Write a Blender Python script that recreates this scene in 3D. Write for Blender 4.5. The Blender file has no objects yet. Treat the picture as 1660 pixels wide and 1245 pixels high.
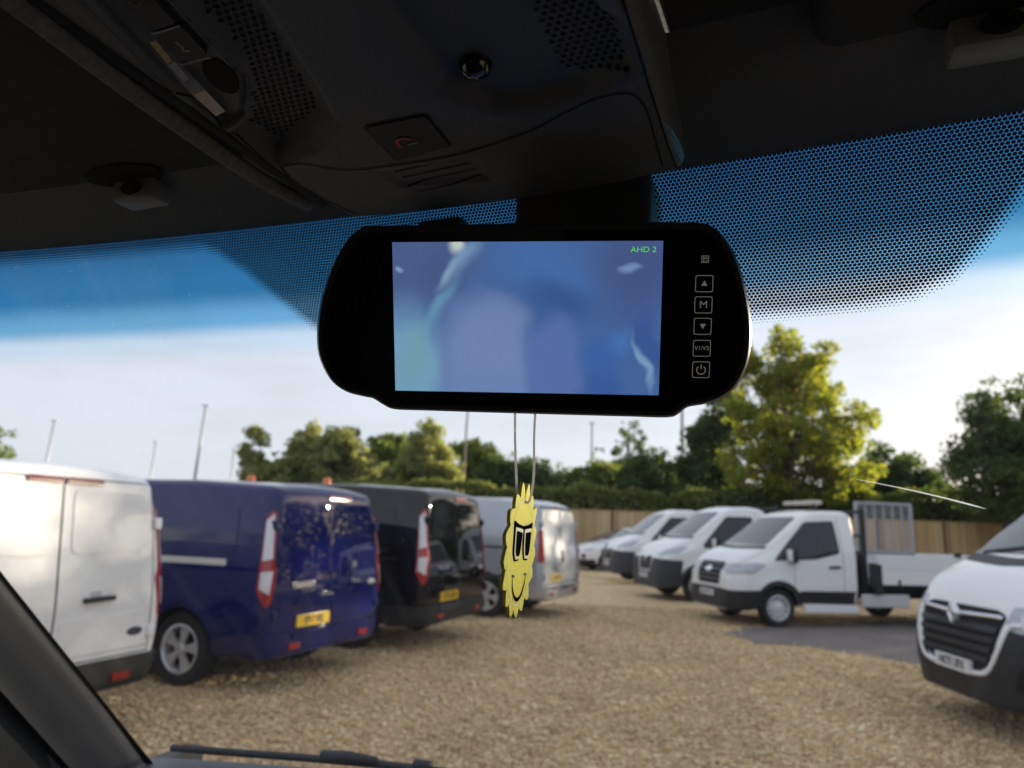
import bpy, bmesh, math, random
import numpy as np
from mathutils import Vector, Matrix
from mathutils.bvhtree import BVHTree
from mathutils.geometry import tessellate_polygon
rad = math.radians
scene = bpy.context.scene
COL = scene.collection
random.seed(4)

# ------------------------------------------------------------------ camera
EYE = 1.58
PITCH, ROLL, YAW = rad(11.1), rad(1.9), rad(21)
cam = bpy.data.cameras.new('camera')
cam.sensor_width = 36
cam.lens = 36 * 1165 / 1660
cam.clip_start = 0.02
cam.clip_end = 3000
cam.dof.use_dof = True
cam.dof.focus_distance = 0.415
cam.dof.aperture_fstop = 9.6
cam.dof.aperture_blades = 0
camo = bpy.data.objects.new('camera', cam)
COL.objects.link(camo)
fwd = Vector((0, math.cos(PITCH), math.sin(PITCH)))
rgt = Vector((1, 0, 0))
upv = rgt.cross(fwd)
r2 = rgt * math.cos(ROLL) + upv * math.sin(ROLL)
u2 = upv * math.cos(ROLL) - rgt * math.sin(ROLL)
m3 = Matrix((r2, u2, -fwd)).transposed()
camo.matrix_world = Matrix.Translation((0, 0, EYE)) @ m3.to_4x4()
scene.camera = camo

# ------------------------------------------------------------------ sky, sun, exposure
SUN_EL, SUN_AZ = rad(9), rad(58)          # azimuth clockwise from +Y
EXPO = 2.1
vs = scene.view_settings
vs.view_transform = 'Standard'
vs.look = 'None'
vs.gamma = 1
vs.use_curve_mapping = False
vs.exposure = EXPO
world = bpy.data.worlds.new('World')
scene.world = world
world.use_nodes = True
wt = world.node_tree
wt.nodes.clear()
def wn(t, **k):
    n = wt.nodes.new(t)
    for a, b in k.items():
        setattr(n, a, b)
    return n
sky = wn('ShaderNodeTexSky', sky_type='NISHITA', sun_disc=False, sun_elevation=SUN_EL, sun_rotation=SUN_AZ,
         altitude=50, air_density=1.0, dust_density=1.6, ozone_density=1.0)
bg = wn('ShaderNodeBackground')
bg.inputs[1].default_value = 0.09
out = wn('ShaderNodeOutputWorld')
tc = wn('ShaderNodeTexCoord')
mp = wn('ShaderNodeMapping')
mp.inputs['Scale'].default_value = (2.4, 2.4, 11)
mp.inputs['Rotation'].default_value = (0, rad(5), 0)
nz = wn('ShaderNodeTexNoise')
nz.inputs['Scale'].default_value = 2.2
nz.inputs['Detail'].default_value = 6
nz.inputs['Roughness'].default_value = 0.55
rp = wn('ShaderNodeValToRGB')
rp.color_ramp.elements[0].position = 0.42
rp.color_ramp.elements[1].position = 0.75
hsv = wn('ShaderNodeHueSaturation')
hsv.inputs['Saturation'].default_value = 0.35
hsv.inputs['Value'].default_value = 0.76
mul = wn('ShaderNodeMath', operation='MULTIPLY')
mul.inputs[1].default_value = 0.6
mx = wn('ShaderNodeMix', data_type='RGBA')
veil = wn('ShaderNodeMix', data_type='RGBA')
veil.inputs[0].default_value = 0.88
veil.inputs[7].default_value = (2.05, 2.12, 2.48, 1)      # thin high cloud veil over the whole sky
L = wt.links.new
L(tc.outputs['Generated'], mp.inputs[0]); L(mp.outputs[0], nz.inputs['Vector']); L(nz.outputs['Fac'], rp.inputs[0])
L(sky.outputs[0], veil.inputs[6])
L(veil.outputs[2], hsv.inputs['Color'])
L(rp.outputs[0], mul.inputs[0]); L(mul.outputs[0], mx.inputs[0])
L(veil.outputs[2], mx.inputs[6]); L(hsv.outputs[0], mx.inputs[7])
L(mx.outputs[2], bg.inputs[0]); L(bg.outputs[0], out.inputs[0])
sl = bpy.data.lights.new('sun', 'SUN')
sl.energy = 3.1
sl.angle = rad(0.6)
sl.color = (1.0, 0.87, 0.68)
so = bpy.data.objects.new('sun', sl)
COL.objects.link(so)
sdir = Vector((math.sin(SUN_AZ) * math.cos(SUN_EL), math.cos(SUN_AZ) * math.cos(SUN_EL), math.sin(SUN_EL)))
so.rotation_euler = (-sdir).to_track_quat('-Z', 'Y').to_euler()
so.location = sdir * 60

# ------------------------------------------------------------------ materials
def srgb(r, g, b):
    f = lambda c: (c / 255 / 12.92) if c <= 10 else ((c / 255 + 0.055) / 1.055) ** 2.4
    return (f(r), f(g), f(b))
MATS = {}
def M(name, col, rough=0.5, metal=0.0, coat=0.0, var=0.08, vscale=6.0, bump=0.0, bscale=200.0, spec=0.5, emit=None, estr=1.0):
    if name in MATS:
        return MATS[name]
    m = bpy.data.materials.new(name)
    m.use_nodes = True
    nt = m.node_tree
    p = nt.nodes['Principled BSDF']
    p.inputs['Roughness'].default_value = rough
    p.inputs['Metallic'].default_value = metal
    p.inputs['Coat Weight'].default_value = coat
    p.inputs['Coat Roughness'].default_value = 0.02
    p.inputs['Coat IOR'].default_value = 1.52
    p.inputs['Specular IOR Level'].default_value = spec
    co = nt.nodes.new('ShaderNodeTexCoord')
    if var > 0:
        n = nt.nodes.new('ShaderNodeTexNoise')
        n.inputs['Scale'].default_value = vscale
        n.inputs['Detail'].default_value = 5
        nt.links.new(co.outputs['Object'], n.inputs['Vector'])
        r = nt.nodes.new('ShaderNodeMix')
        r.data_type = 'RGBA'
        r.inputs[6].default_value = tuple(c * (1 - var) for c in col) + (1,)
        r.inputs[7].default_value = tuple(min(1, c * (1 + var)) for c in col) + (1,)
        nt.links.new(n.outputs['Fac'], r.inputs[0])
        nt.links.new(r.outputs[2], p.inputs['Base Color'])
    else:
        p.inputs['Base Color'].default_value = tuple(col) + (1,)
    if bump > 0:
        n2 = nt.nodes.new('ShaderNodeTexNoise')
        n2.inputs['Scale'].default_value = bscale
        n2.inputs['Detail'].default_value = 3
        nt.links.new(co.outputs['Object'], n2.inputs['Vector'])
        b = nt.nodes.new('ShaderNodeBump')
        b.inputs['Strength'].default_value = bump
        b.inputs['Distance'].default_value = 0.002
        nt.links.new(n2.outputs['Fac'], b.inputs['Height'])
        nt.links.new(b.outputs[0], p.inputs['Normal'])
    if emit:
        p.inputs['Emission Color'].default_value = tuple(emit) + (1,)
        p.inputs['Emission Strength'].default_value = estr
    MATS[name] = m
    return m

white = M('white_paint', (0.80, 0.81, 0.82), 0.35, spec=0.1, coat=0.9, var=0.03, vscale=2)
blue = M('blue_paint', (0.005, 0.008, 0.085), 0.3, spec=0.0, coat=1.0, var=0.05, vscale=2)
blackp = M('black_paint', (0.004, 0.004, 0.005), 0.25, spec=0.0, coat=1.0, var=0.1, vscale=2)
silver = M('silver_paint', (0.42, 0.44, 0.48), 0.32, metal=0.35, coat=0.8, var=0.04, vscale=2)
darkcar = M('dark_grey_paint', (0.03, 0.035, 0.045), 0.3, coat=1.0, var=0.05)
blackpl = M('black_plastic', (0.014, 0.015, 0.017), 0.55, var=0.15, vscale=10, bump=0.2, bscale=400)
greypl = M('dark_grey_plastic', (0.034, 0.038, 0.046), 0.6, var=0.15, vscale=8, bump=0.2, bscale=300)
rubber = M('tyre_rubber', (0.016, 0.016, 0.017), 0.8, var=0.25, vscale=12)
alloy = M('alloy_metal', (0.68, 0.69, 0.71), 0.3, metal=0.45, var=0.06)
steelw = M('steel_wheel_metal', (0.68, 0.69, 0.71), 0.4, metal=0.35, var=0.1)
chrome = M('chrome_metal', (0.72, 0.73, 0.75), 0.15, metal=1.0, var=0.03)
glassd = M('tinted_glass', (0.012, 0.015, 0.018), 0.03, coat=0.15, var=0.3, vscale=3, spec=0.5)
lensred = M('red_lens', (0.30, 0.006, 0.012), 0.15, coat=0.6, var=0.15, vscale=30)
lensdark = M('dark_red_lens', (0.13, 0.008, 0.01), 0.2, coat=0.5, var=0.15, vscale=30)
lensclear = M('clear_lens', (0.62, 0.63, 0.66), 0.12, coat=0.8, var=0.15, vscale=30)
lenshead = M('headlamp_lens', (0.40, 0.43, 0.48), 0.08, coat=1.0, var=0.5, vscale=18)
amber = M('amber_plastic', (0.75, 0.17, 0.02), 0.3, coat=0.4, var=0.1)
plate_y = M('yellow_plate', (0.78, 0.50, 0.015), 0.35, var=0.05)
plate_w = M('white_plate', (0.72, 0.73, 0.74), 0.35, var=0.05)
ink = M('black_ink', (0.012, 0.012, 0.014), 0.5, var=0.0)
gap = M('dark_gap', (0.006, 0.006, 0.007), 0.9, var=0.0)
frame_d = M('dark_steel', (0.025, 0.027, 0.03), 0.5, metal=0.3, var=0.2)
frame_g = M('galvanised_steel', (0.20, 0.21, 0.23), 0.5, metal=0.6, var=0.2)
beige = M('cream_plastic', (0.55, 0.50, 0.42), 0.4, var=0.1)
seatm = M('seat_fabric', (0.02, 0.02, 0.022), 0.9, var=0.2)

# ------------------------------------------------------------------ helpers
def link(o, parent=None):
    COL.objects.link(o)
    if parent is not None:
        o.parent = parent
    return o
def thing(name, label, cat, loc=(0, 0, 0), rotz=0.0, group=None, scale=1.0):
    o = bpy.data.objects.new(name, None)
    o.empty_display_size = 0.2
    link(o)
    o.location = loc
    o.rotation_euler = (0, 0, rotz)
    o.scale = (scale,) * 3
    o['label'] = label
    o['category'] = cat
    if group:
        o['group'] = group
    return o
def tag(o, label=None, cat=None, group=None, kind=None):
    if label: o['label'] = label
    if cat: o['category'] = cat
    if group: o['group'] = group
    if kind: o['kind'] = kind
    return o
def finish(me, smooth):
    if smooth is True:
        me.shade_smooth()
    elif smooth:
        me.shade_smooth()
        me.set_sharp_from_angle(angle=rad(smooth))
def mk(name, verts, faces, mat, parent=None, smooth=False, mi=None):
    me = bpy.data.meshes.new(name)
    me.from_pydata([tuple(v) for v in verts], [], faces)
    for m in (mat if isinstance(mat, (list, tuple)) else [mat]):
        me.materials.append(m)
    if mi is not None:
        me.polygons.foreach_set('material_index', mi)
    me.update()
    finish(me, smooth)
    return link(bpy.data.objects.new(name, me), parent)
def from_bm(name, bm, mat, parent=None, smooth=False):
    bmesh.ops.recalc_face_normals(bm, faces=bm.faces)
    me = bpy.data.meshes.new(name)
    bm.to_mesh(me)
    bm.free()
    for m in (mat if isinstance(mat, (list, tuple)) else [mat]):
        me.materials.append(m)
    finish(me, smooth)
    return link(bpy.data.objects.new(name, me), parent)
class MB:
    def __init__(s):
        s.v, s.f, s.i = [], [], []
    def add(s, vs, fs, mi=0):
        b = len(s.v)
        s.v += [tuple(v) for v in vs]
        s.f += [tuple(b + k for k in f) for f in fs]
        s.i += [mi] * len(fs)
    def box(s, lo, hi, mi=0, mat=None):
        x0, y0, z0 = lo
        x1, y1, z1 = hi
        vs = [(x0, y0, z0), (x1, y0, z0), (x1, y1, z0), (x0, y1, z0), (x0, y0, z1), (x1, y0, z1), (x1, y1, z1), (x0, y1, z1)]
        if mat is not None:
            vs = [mat @ Vector(v) for v in vs]
        s.add(vs, [(0, 3, 2, 1), (4, 5, 6, 7), (0, 1, 5, 4), (1, 2, 6, 5), (2, 3, 7, 6), (3, 0, 4, 7)], mi)
    def tube(s, pts, r, n=8, mi=0, cap=True):
        pts = [Vector(p) for p in pts]
        rs = r if isinstance(r, (list, tuple)) else [r] * len(pts)
        vs, fs = [], []
        prev = None
        for k, p in enumerate(pts):
            t = (pts[min(k + 1, len(pts) - 1)] - pts[max(k - 1, 0)]).normalized()
            a = t.orthogonal().normalized() if prev is None else (prev - t * prev.dot(t)).normalized()
            prev = a
            b = t.cross(a)
            for j in range(n):
                q = 2 * math.pi * j / n
                vs.append(p + (a * math.cos(q) + b * math.sin(q)) * rs[k])
        for k in range(len(pts) - 1):
            for j in range(n):
                fs.append((k * n + j, k * n + (j + 1) % n, (k + 1) * n + (j + 1) % n, (k + 1) * n + j))
        if cap:
            fs.append(tuple(range(n - 1, -1, -1)))
            fs.append(tuple((len(pts) - 1) * n + j for j in range(n)))
        s.add(vs, fs, mi)
    def lathe(s, prof, n=32, mi=0, axis='y', c=(0, 0, 0)):
        # prof: (radius, offset along axis)
        vs, fs = [], []
        for r, a in prof:
            for j in range(n):
                q = 2 * math.pi * j / n
                x, z = r * math.cos(q), r * math.sin(q)
                vs.append((c[0] + x, c[1] + a, c[2] + z) if axis == 'y' else (c[0] + x, c[1] + z, c[2] + a))
        for k in range(len(prof) - 1):
            for j in range(n):
                fs.append((k * n + j, k * n + (j + 1) % n, (k + 1) * n + (j + 1) % n, (k + 1) * n + j))
        s.add(vs, fs, mi)
    def prism(s, poly, h0, h1, mi=0, fn=None):
        # poly in (a,b); fn(a,b,h)->xyz
        fn = fn or (lambda a, b, h: (a, b, h))
        n = len(poly)
        vs = [fn(a, b, h0) for a, b in poly] + [fn(a, b, h1) for a, b in poly]
        tri = tessellate_polygon([[Vector((a, b, 0)) for a, b in poly]])
        fs = [tuple(t) for t in tri] + [tuple(n + k for k in reversed(t)) for t in tri]
        fs += [(k, (k + 1) % n, n + (k + 1) % n, n + k) for k in range(n)]
        s.add(vs, fs, mi)
    def ob(s, name, mat, parent=None, smooth=False, fix=True):
        me = bpy.data.meshes.new(name)
        me.from_pydata(s.v, [], s.f)
        for m in (mat if isinstance(mat, (list, tuple)) else [mat]):
            me.materials.append(m)
        me.polygons.foreach_set('material_index', s.i)
        if fix:
            bm = bmesh.new()
            bm.from_mesh(me)
            bmesh.ops.recalc_face_normals(bm, faces=bm.faces)
            bm.to_mesh(me)
            bm.free()
        me.update()
        finish(me, smooth)
        return link(bpy.data.objects.new(name, me), parent)
def rbox(name, lo, hi, r, mat, parent=None, seg=2, rot=None):
    bm = bmesh.new()
    bmesh.ops.create_cube(bm, size=1)
    for v in bm.verts:
        v.co = Vector([lo[i] + (v.co[i] + 0.5) * (hi[i] - lo[i]) for i in range(3)])
    bmesh.ops.bevel(bm, geom=list(bm.edges), offset=r, segments=seg, affect='EDGES', profile=0.5)
    if rot is not None:
        bmesh.ops.transform(bm, matrix=rot, verts=bm.verts)
    return from_bm(name, bm, mat, parent, 40)
def roundpoly(poly, r, seg=4):
    o = []
    n = len(poly)
    for i in range(n):
        p0, p1, p2 = Vector(poly[i - 1]), Vector(poly[i]), Vector(poly[(i + 1) % n])
        a, b = p0 - p1, p2 - p1
        k = min(r, a.length * 0.45, b.length * 0.45)
        A, B = p1 + a.normalized() * k, p1 + b.normalized() * k
        for j in range(seg + 1):
            t = j / seg
            o.append(tuple(A * (1 - t) ** 2 + p1 * 2 * t * (1 - t) + B * t * t))
    return o
def densify(path, step):
    o = []
    for a, b in zip(path[:-1], path[1:]):
        a, b = Vector(a), Vector(b)
        n = max(1, int((b - a).length / step))
        o += [a.lerp(b, k / n) for k in range(n)]
    o.append(Vector(path[-1]))
    return o
def smoothpath(pts, n=8):
    pts = [Vector(p) for p in pts]
    P = [pts[0] * 2 - pts[1]] + pts + [pts[-1] * 2 - pts[-2]]
    o = []
    for i in range(1, len(P) - 2):
        p0, p1, p2, p3 = P[i - 1:i + 3]
        for k in range(n):
            t = k / n
            o.append(0.5 * ((2 * p1) + (p2 - p0) * t + (2 * p0 - 5 * p1 + 4 * p2 - p3) * t * t + (3 * p1 - p0 - 3 * p2 + p3) * t ** 3))
    o.append(pts[-1])
    return o
def text_part(name, body, size, mat, parent, mw, align='CENTER', extr=0.0):
    c = bpy.data.curves.new(name, 'FONT')
    c.body = body
    c.size = size
    c.align_x = align
    c.align_y = 'CENTER'
    c.extrude = extr
    c.resolution_u = 3
    t = bpy.data.objects.new(name + '_tmp', c)
    COL.objects.link(t)
    me = bpy.data.meshes.new_from_object(t.evaluated_get(bpy.context.evaluated_depsgraph_get()))
    COL.objects.unlink(t)
    bpy.data.objects.remove(t)
    me.name = name
    me.materials.clear()
    me.materials.append(mat)
    me.transform(mw)
    return link(bpy.data.objects.new(name, me), parent)
def flat_text(body, size, extr=0.0):
    """text as raw verts/faces (for projecting onto a body)"""
    c = bpy.data.curves.new('t', 'FONT')
    c.body = body
    c.size = size
    c.align_x = 'CENTER'
    c.align_y = 'CENTER'
    c.resolution_u = 2
    c.offset = size * .022
    t = bpy.data.objects.new('t', c)
    COL.objects.link(t)
    me = bpy.data.meshes.new_from_object(t.evaluated_get(bpy.context.evaluated_depsgraph_get()))
    COL.objects.unlink(t)
    bpy.data.objects.remove(t)
    v = [(p.co.x, p.co.y) for p in me.vertices]
    f = [tuple(p.vertices) for p in me.polygons]
    bpy.data.meshes.remove(me)
    return v, f

# ------------------------------------------------------------------ body surfaces that details are laid on
class Body:
    """a closed lofted body; details are projected onto it from a side"""
    def __init__(s, verts, faces, L, xc_f=None, xc_r=None):
        s.L = L
        s.bvh = BVHTree.FromPolygons([Vector(v) for v in verts], faces)
        s.xf = xc_f if xc_f is not None else L - 1.0
        s.xr = xc_r if xc_r is not None else 1.0
    def hit(s, mode, a, b):
        if mode == 'L': o, d = Vector((a, 4, b)), Vector((0, -1, 0))
        elif mode == 'R': o, d = Vector((a, -4, b)), Vector((0, 1, 0))
        elif mode == 'rear': o, d = Vector((-4, a, b)), Vector((1, 0, 0))
        elif mode == 'front': o, d = Vector((s.L + 4, a, b)), Vector((-1, 0, 0))
        elif mode == 'top': o, d = Vector((a, b, 6)), Vector((0, 0, -1))
        else:
            c = s.xf if mode == 'wf' else s.xr
            q = rad(a)
            d = Vector((-math.cos(q), -math.sin(q), 0))
            o = Vector((c, 0, b)) - d * 6
        h, n, i, _ = s.bvh.ray_cast(o, d)
        if h is None:
            return None, None
        if n.dot(d) > 0:
            n = -n
        n = (n * 0.6 - d * 0.4).normalized()
        return h, n
    def project(s, mode, vs, fs, off, skirt=True, depth=0.012):
        P, ok = [], []
        N = []
        for a, b in vs:
            h, n = s.hit(mode, a, b)
            ok.append(h is not None)
            P.append((h + n * off) if h is not None else Vector())
            N.append(n)
        fs = [f for f in fs if all(ok[k] for k in f)]
        if skirt:
            cnt = {}
            for f in fs:
                for k in range(len(f)):
                    e = (f[k], f[(k + 1) % len(f)])
                    key = (min(e), max(e))
                    cnt.setdefault(key, []).append(e)
            inner = {}
            ex = []
            for key, l in cnt.items():
                if len(l) == 1:
                    for k in l[0]:
                        if k not in inner:
                            inner[k] = len(P)
                            P.append(P[k] - N[k] * (off + depth))
                    a, b = l[0]
                    ex.append((a, inner[a], inner[b], b))
            fs = fs + ex
        return P, fs
    def patch(s, name, poly, mode, mat, parent, off=0.004, step=0.07, r=0.0, smooth=45, depth=0.012, sy=None):
        if r:
            poly = roundpoly(poly, r)
        bm = bmesh.new()
        tri = tessellate_polygon([[Vector((a, b, 0)) for a, b in poly]])
        bv = [bm.verts.new((a, b, 0)) for a, b in poly]
        for t in tri:
            try:
                bm.faces.new([bv[k] for k in t])
            except ValueError:
                pass
        A = [p[0] for p in poly]
        B = [p[1] for p in poly]
        for ax, lo, hi, st in ((0, min(A), max(A), step), (1, min(B), max(B), sy or step)):
            k = max(1, int((hi - lo) / st))
            for j in range(1, k + 1):
                c = lo + (hi - lo) * j / (k + 1)
                co = (c, 0, 0) if ax == 0 else (0, c, 0)
                no = (1, 0, 0) if ax == 0 else (0, 1, 0)
                bmesh.ops.bisect_plane(bm, geom=list(bm.verts) + list(bm.edges) + list(bm.faces), plane_co=co, plane_no=no, dist=1e-6)
        bmesh.ops.remove_doubles(bm, verts=bm.verts, dist=1e-6)
        bm.verts.index_update()
        vs = [(v.co.x, v.co.y) for v in bm.verts]
        fs = [tuple(v.index for v in f.verts) for f in bm.faces]
        bm.free()
        P, F = s.project(mode, vs, fs, off, True, depth)
        b = MB()
        b.add(P, F)
        return b.ob(name, mat, parent, smooth)
    def ribbon(s, name, path, mode, width, mat, parent, off=0.002, step=0.05, closed=False, skirt=False, ws=1.0):
        # ws: scale of the first coordinate relative to metres (for angle modes)
        if closed:
            path = list(path) + [path[0]]
        p = densify(path, step)
        vs, fs = [], []
        n = len(p)
        for k in range(n):
            t = (p[min(k + 1, n - 1)] - p[max(k - 1, 0)])
            if closed and k in (0, n - 1):
                t = p[1] - p[n - 2]
            t = t.normalized()
            q = Vector((-t.y, t.x)) * width * 0.5
            vs += [(p[k].x + q.x * ws, p[k].y + q.y), (p[k].x - q.x * ws, p[k].y - q.y)]
        for k in range(n - 1):
            fs.append((2 * k, 2 * k + 1, 2 * k + 3, 2 * k + 2))
        P, F = s.project(mode, vs, fs, off, skirt)
        b = MB()
        b.add(P, F)
        return b.ob(name, mat, parent, True)
    def text(s, name, body, size, mode, ca, cb, mat, parent, off=0.006, mirror=False, sx=1.0):
        v, f = flat_text(body, size)
        v = [(ca + (-x if mirror else x) * sx, cb + y) for x, y in v]
        P, F = s.project(mode, v, f, off, False)
        b = MB()
        b.add(P, F)
        return b.ob(name, mat, parent, False)

def poly_sd(P, poly):
    """signed distance, positive inside"""
    P = np.asarray(P, float)
    A = np.array(poly, float)
    B = np.roll(A, -1, 0)
    d = np.full(len(P), 1e9)
    ins = np.zeros(len(P), bool)
    for a, b in zip(A, B):
        e = b - a
        w = P - a
        t = np.clip((w @ e) / (e @ e + 1e-15), 0, 1)
        d = np.minimum(d, np.linalg.norm(w - t[:, None] * e, axis=1))
        c = (a[1] > P[:, 1]) != (b[1] > P[:, 1])
        xx = (b[0] - a[0]) * (P[:, 1] - a[1]) / (b[1] - a[1] + 1e-15) + a[0]
        ins ^= c & (P[:, 0] < xx)
    return np.where(ins, d, -d)
def lerp_tab(tab, x):
    xs = [t[0] for t in tab]
    if x <= xs[0]: return tab[0][1]
    if x >= xs[-1]: return tab[-1][1]
    for (a, b), (c, d) in zip(tab[:-1], tab[1:]):
        if a <= x <= c:
            t = (x - a) / (c - a)
            return b + (d - b) * t
def smooth_tab(tab, x, w=0.09):
    return sum(lerp_tab(tab, x + k * w) * g for k, g in ((-1, .15), (-.5, .22), (0, .26), (.5, .22), (1, .15)))
def van_loft(L, top, width, zb, belt, wtop_f, r_rear=0.09, r_front=0.25, lean_r=0.05, lean_f=0.0, rt=0.10, crown=0.03, zs=0.75,
             x0=0.0, sill_in=0.06, wsm=0.09, arches=(), arch_r=0.40):
    """top: table x->z of the roof line; width: half width; zb table x->underside; belt: table x->belt z; wtop_f: table x->roof half width factor"""
    n = 64
    xs = list(np.linspace(x0, x0 + L, n))
    for e in (0.004, 0.012, 0.025, 0.045, 0.07):
        xs += [x0 + e, x0 + L - e]
    xs = sorted(xs)
    rows = []
    for x in xs:
        d0, d1 = x - x0, x0 + L - x
        k = 0.0
        if d0 < r_rear:
            k += r_rear * (1 - math.sqrt(max(0, 1 - ((r_rear - d0) / r_rear) ** 2)))
        kf = 0.0
        if d1 < r_front:
            kf = r_front * (1 - math.sqrt(max(0, 1 - ((r_front - d1) / r_front) ** 2)))
        w = width - k - kf * 0.9
        zt = smooth_tab(top, x, wsm) - k * 0.8
        zbb = lerp_tab(zb, x) + k * 0.3
        zbe = min(lerp_tab(belt, x), zt - 0.09)
        wt = w * smooth_tab(wtop_f, x, wsm)
        r = min(rt, (zt - zbe) * 0.45)
        zsl = min(zs, zbe - 0.05)
        pts = []
        wb = w - sill_in
        pts += [(wb * t, zbb) for t in (0, 0.5, 0.92)]
        pts += [(wb, zbb + 0.03)]
        for t in np.linspace(0.12, 1, 6):
            a = t * math.pi / 2
            pts.append((wb + (w - wb) * math.sin(a), zbb + 0.03 + (zsl - zbb - 0.03) * t))
        for t in np.linspace(0.2, 1, 5):
            pts.append((w + (0.985 * w - w) * t * t, zsl + (zbe - zsl) * t))
        w1 = 0.985 * w
        ztr = zt - r
        for t in np.linspace(0.1, 1, 9):
            pts.append((w1 + (wt - w1) * (t ** 1.25), zbe + (ztr - zbe) * t))
        for t in np.linspace(0.17, 1, 6):
            a = t * math.pi / 2
            pts.append((wt - r * 1.2 * (1 - math.cos(a)), ztr + r * math.sin(a)))
        wr = wt - r * 1.2
        for t in (0.66, 0.33, 0.0):
            pts.append((wr * t, zt + crown * (1 - t * t)))
        rows.append((x, pts))
    verts, faces = [], []
    m = len(rows[0][1])
    ring = 2 * m - 2
    for x, pts in rows:
        full = list(pts) + [(-y, z) for y, z in pts[-2:0:-1]]
        for y, z in full:
            xx = x
            d0, d1 = x - x0, x0 + L - x
            if d0 < 0.6:
                xx += lean_r * max(0, z - 0.95) * (1 - d0 / 0.6)
            if d1 < 0.6:
                xx -= lean_f * max(0, z - 0.55) * (1 - d1 / 0.6)
            # flared wheel arches
            for ax, az in arches:
                d = math.hypot(xx - ax, z - az)
                if abs(y) > width * 0.75 and arch_r - 0.05 < d < arch_r + 0.2:
                    y += math.copysign(0.022 * max(0, 1 - max(0, d - arch_r) / 0.2), y)
            verts.append((xx, y, z))
    for k in range(len(rows) - 1):
        for j in range(ring):
            a, b = k * ring + j, k * ring + (j + 1) % ring
            faces.append((a, a + ring, b + ring, b))
    for base in (0, (len(rows) - 1) * ring):
        c = len(verts)
        vv = [Vector(verts[base + j]) for j in range(ring)]
        # cap as strips between the two halves
        for j in range(m - 1):
            a, b = j, j + 1
            a2, b2 = (ring - j) % ring, (ring - j - 1) % ring
            f = [base + a, base + b, base + b2, base + a2]
            g = []
            for q in f:
                if q not in g:
                    g.append(q)
            if len(g) >= 3:
                faces.append(tuple(g))
    return verts, faces
def body_with_arches(name, verts, faces, wheels, R, width, mats, parent, inner=0.28):
    me = bpy.data.meshes.new(name + '_raw')
    me.from_pydata(verts, [], faces)
    bm = bmesh.new()
    bm.from_mesh(me)
    bmesh.ops.recalc_face_normals(bm, faces=bm.faces)
    bm.to_mesh(me)
    bm.free()
    o = bpy.data.objects.new(name + '_raw', me)
    COL.objects.link(o)
    cut = MB()
    for x, z in wheels:
        for sgn in (1, -1):
            y0, y1 = sgn * (width - inner), sgn * (width + 0.3)
            prof = [(0.001, y0), (R, y0), (R, y1), (0.001, y1)]
            cut.lathe(prof, 40, 0, 'y', (x, 0, z))
    c = cut.ob(name + '_cut', gap)
    bm = bmesh.new(); bm.from_mesh(c.data); bmesh.ops.remove_doubles(bm, verts=bm.verts, dist=0.002)
    bmesh.ops.recalc_face_normals(bm, faces=bm.faces); bm.to_mesh(c.data); bm.free()
    md = o.modifiers.new('b', 'BOOLEAN')
    md.operation = 'DIFFERENCE'
    md.object = c
    md.solver = 'EXACT'
    dg = bpy.context.evaluated_depsgraph_get()
    res = bpy.data.meshes.new_from_object(o.evaluated_get(dg))
    for q in (o, c):
        COL.objects.unlink(q)
        bpy.data.objects.remove(q)
    res.materials.clear()
    for m in mats:
        res.materials.append(m)
    idx = []
    for p in res.polygons:
        k = 0
        for x, z in wheels:
            if math.hypot(p.center.x - x, p.center.z - z) < R * 0.9995 + 1e-4 and abs(p.normal.z) + abs(p.normal.x) > 0.02 or \
               (math.hypot(p.center.x - x, p.center.z - z) < R and abs(abs(p.center.y) - (width - inner)) < 0.01):
                if abs(p.center.y) < width - 0.02:
                    k = 1
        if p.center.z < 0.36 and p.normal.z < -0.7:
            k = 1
        idx.append(k)
    res.polygons.foreach_set('material_index', idx)
    finish(res, 38)
    res.name = name
    return link(bpy.data.objects.new(name, res), parent)
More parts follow.
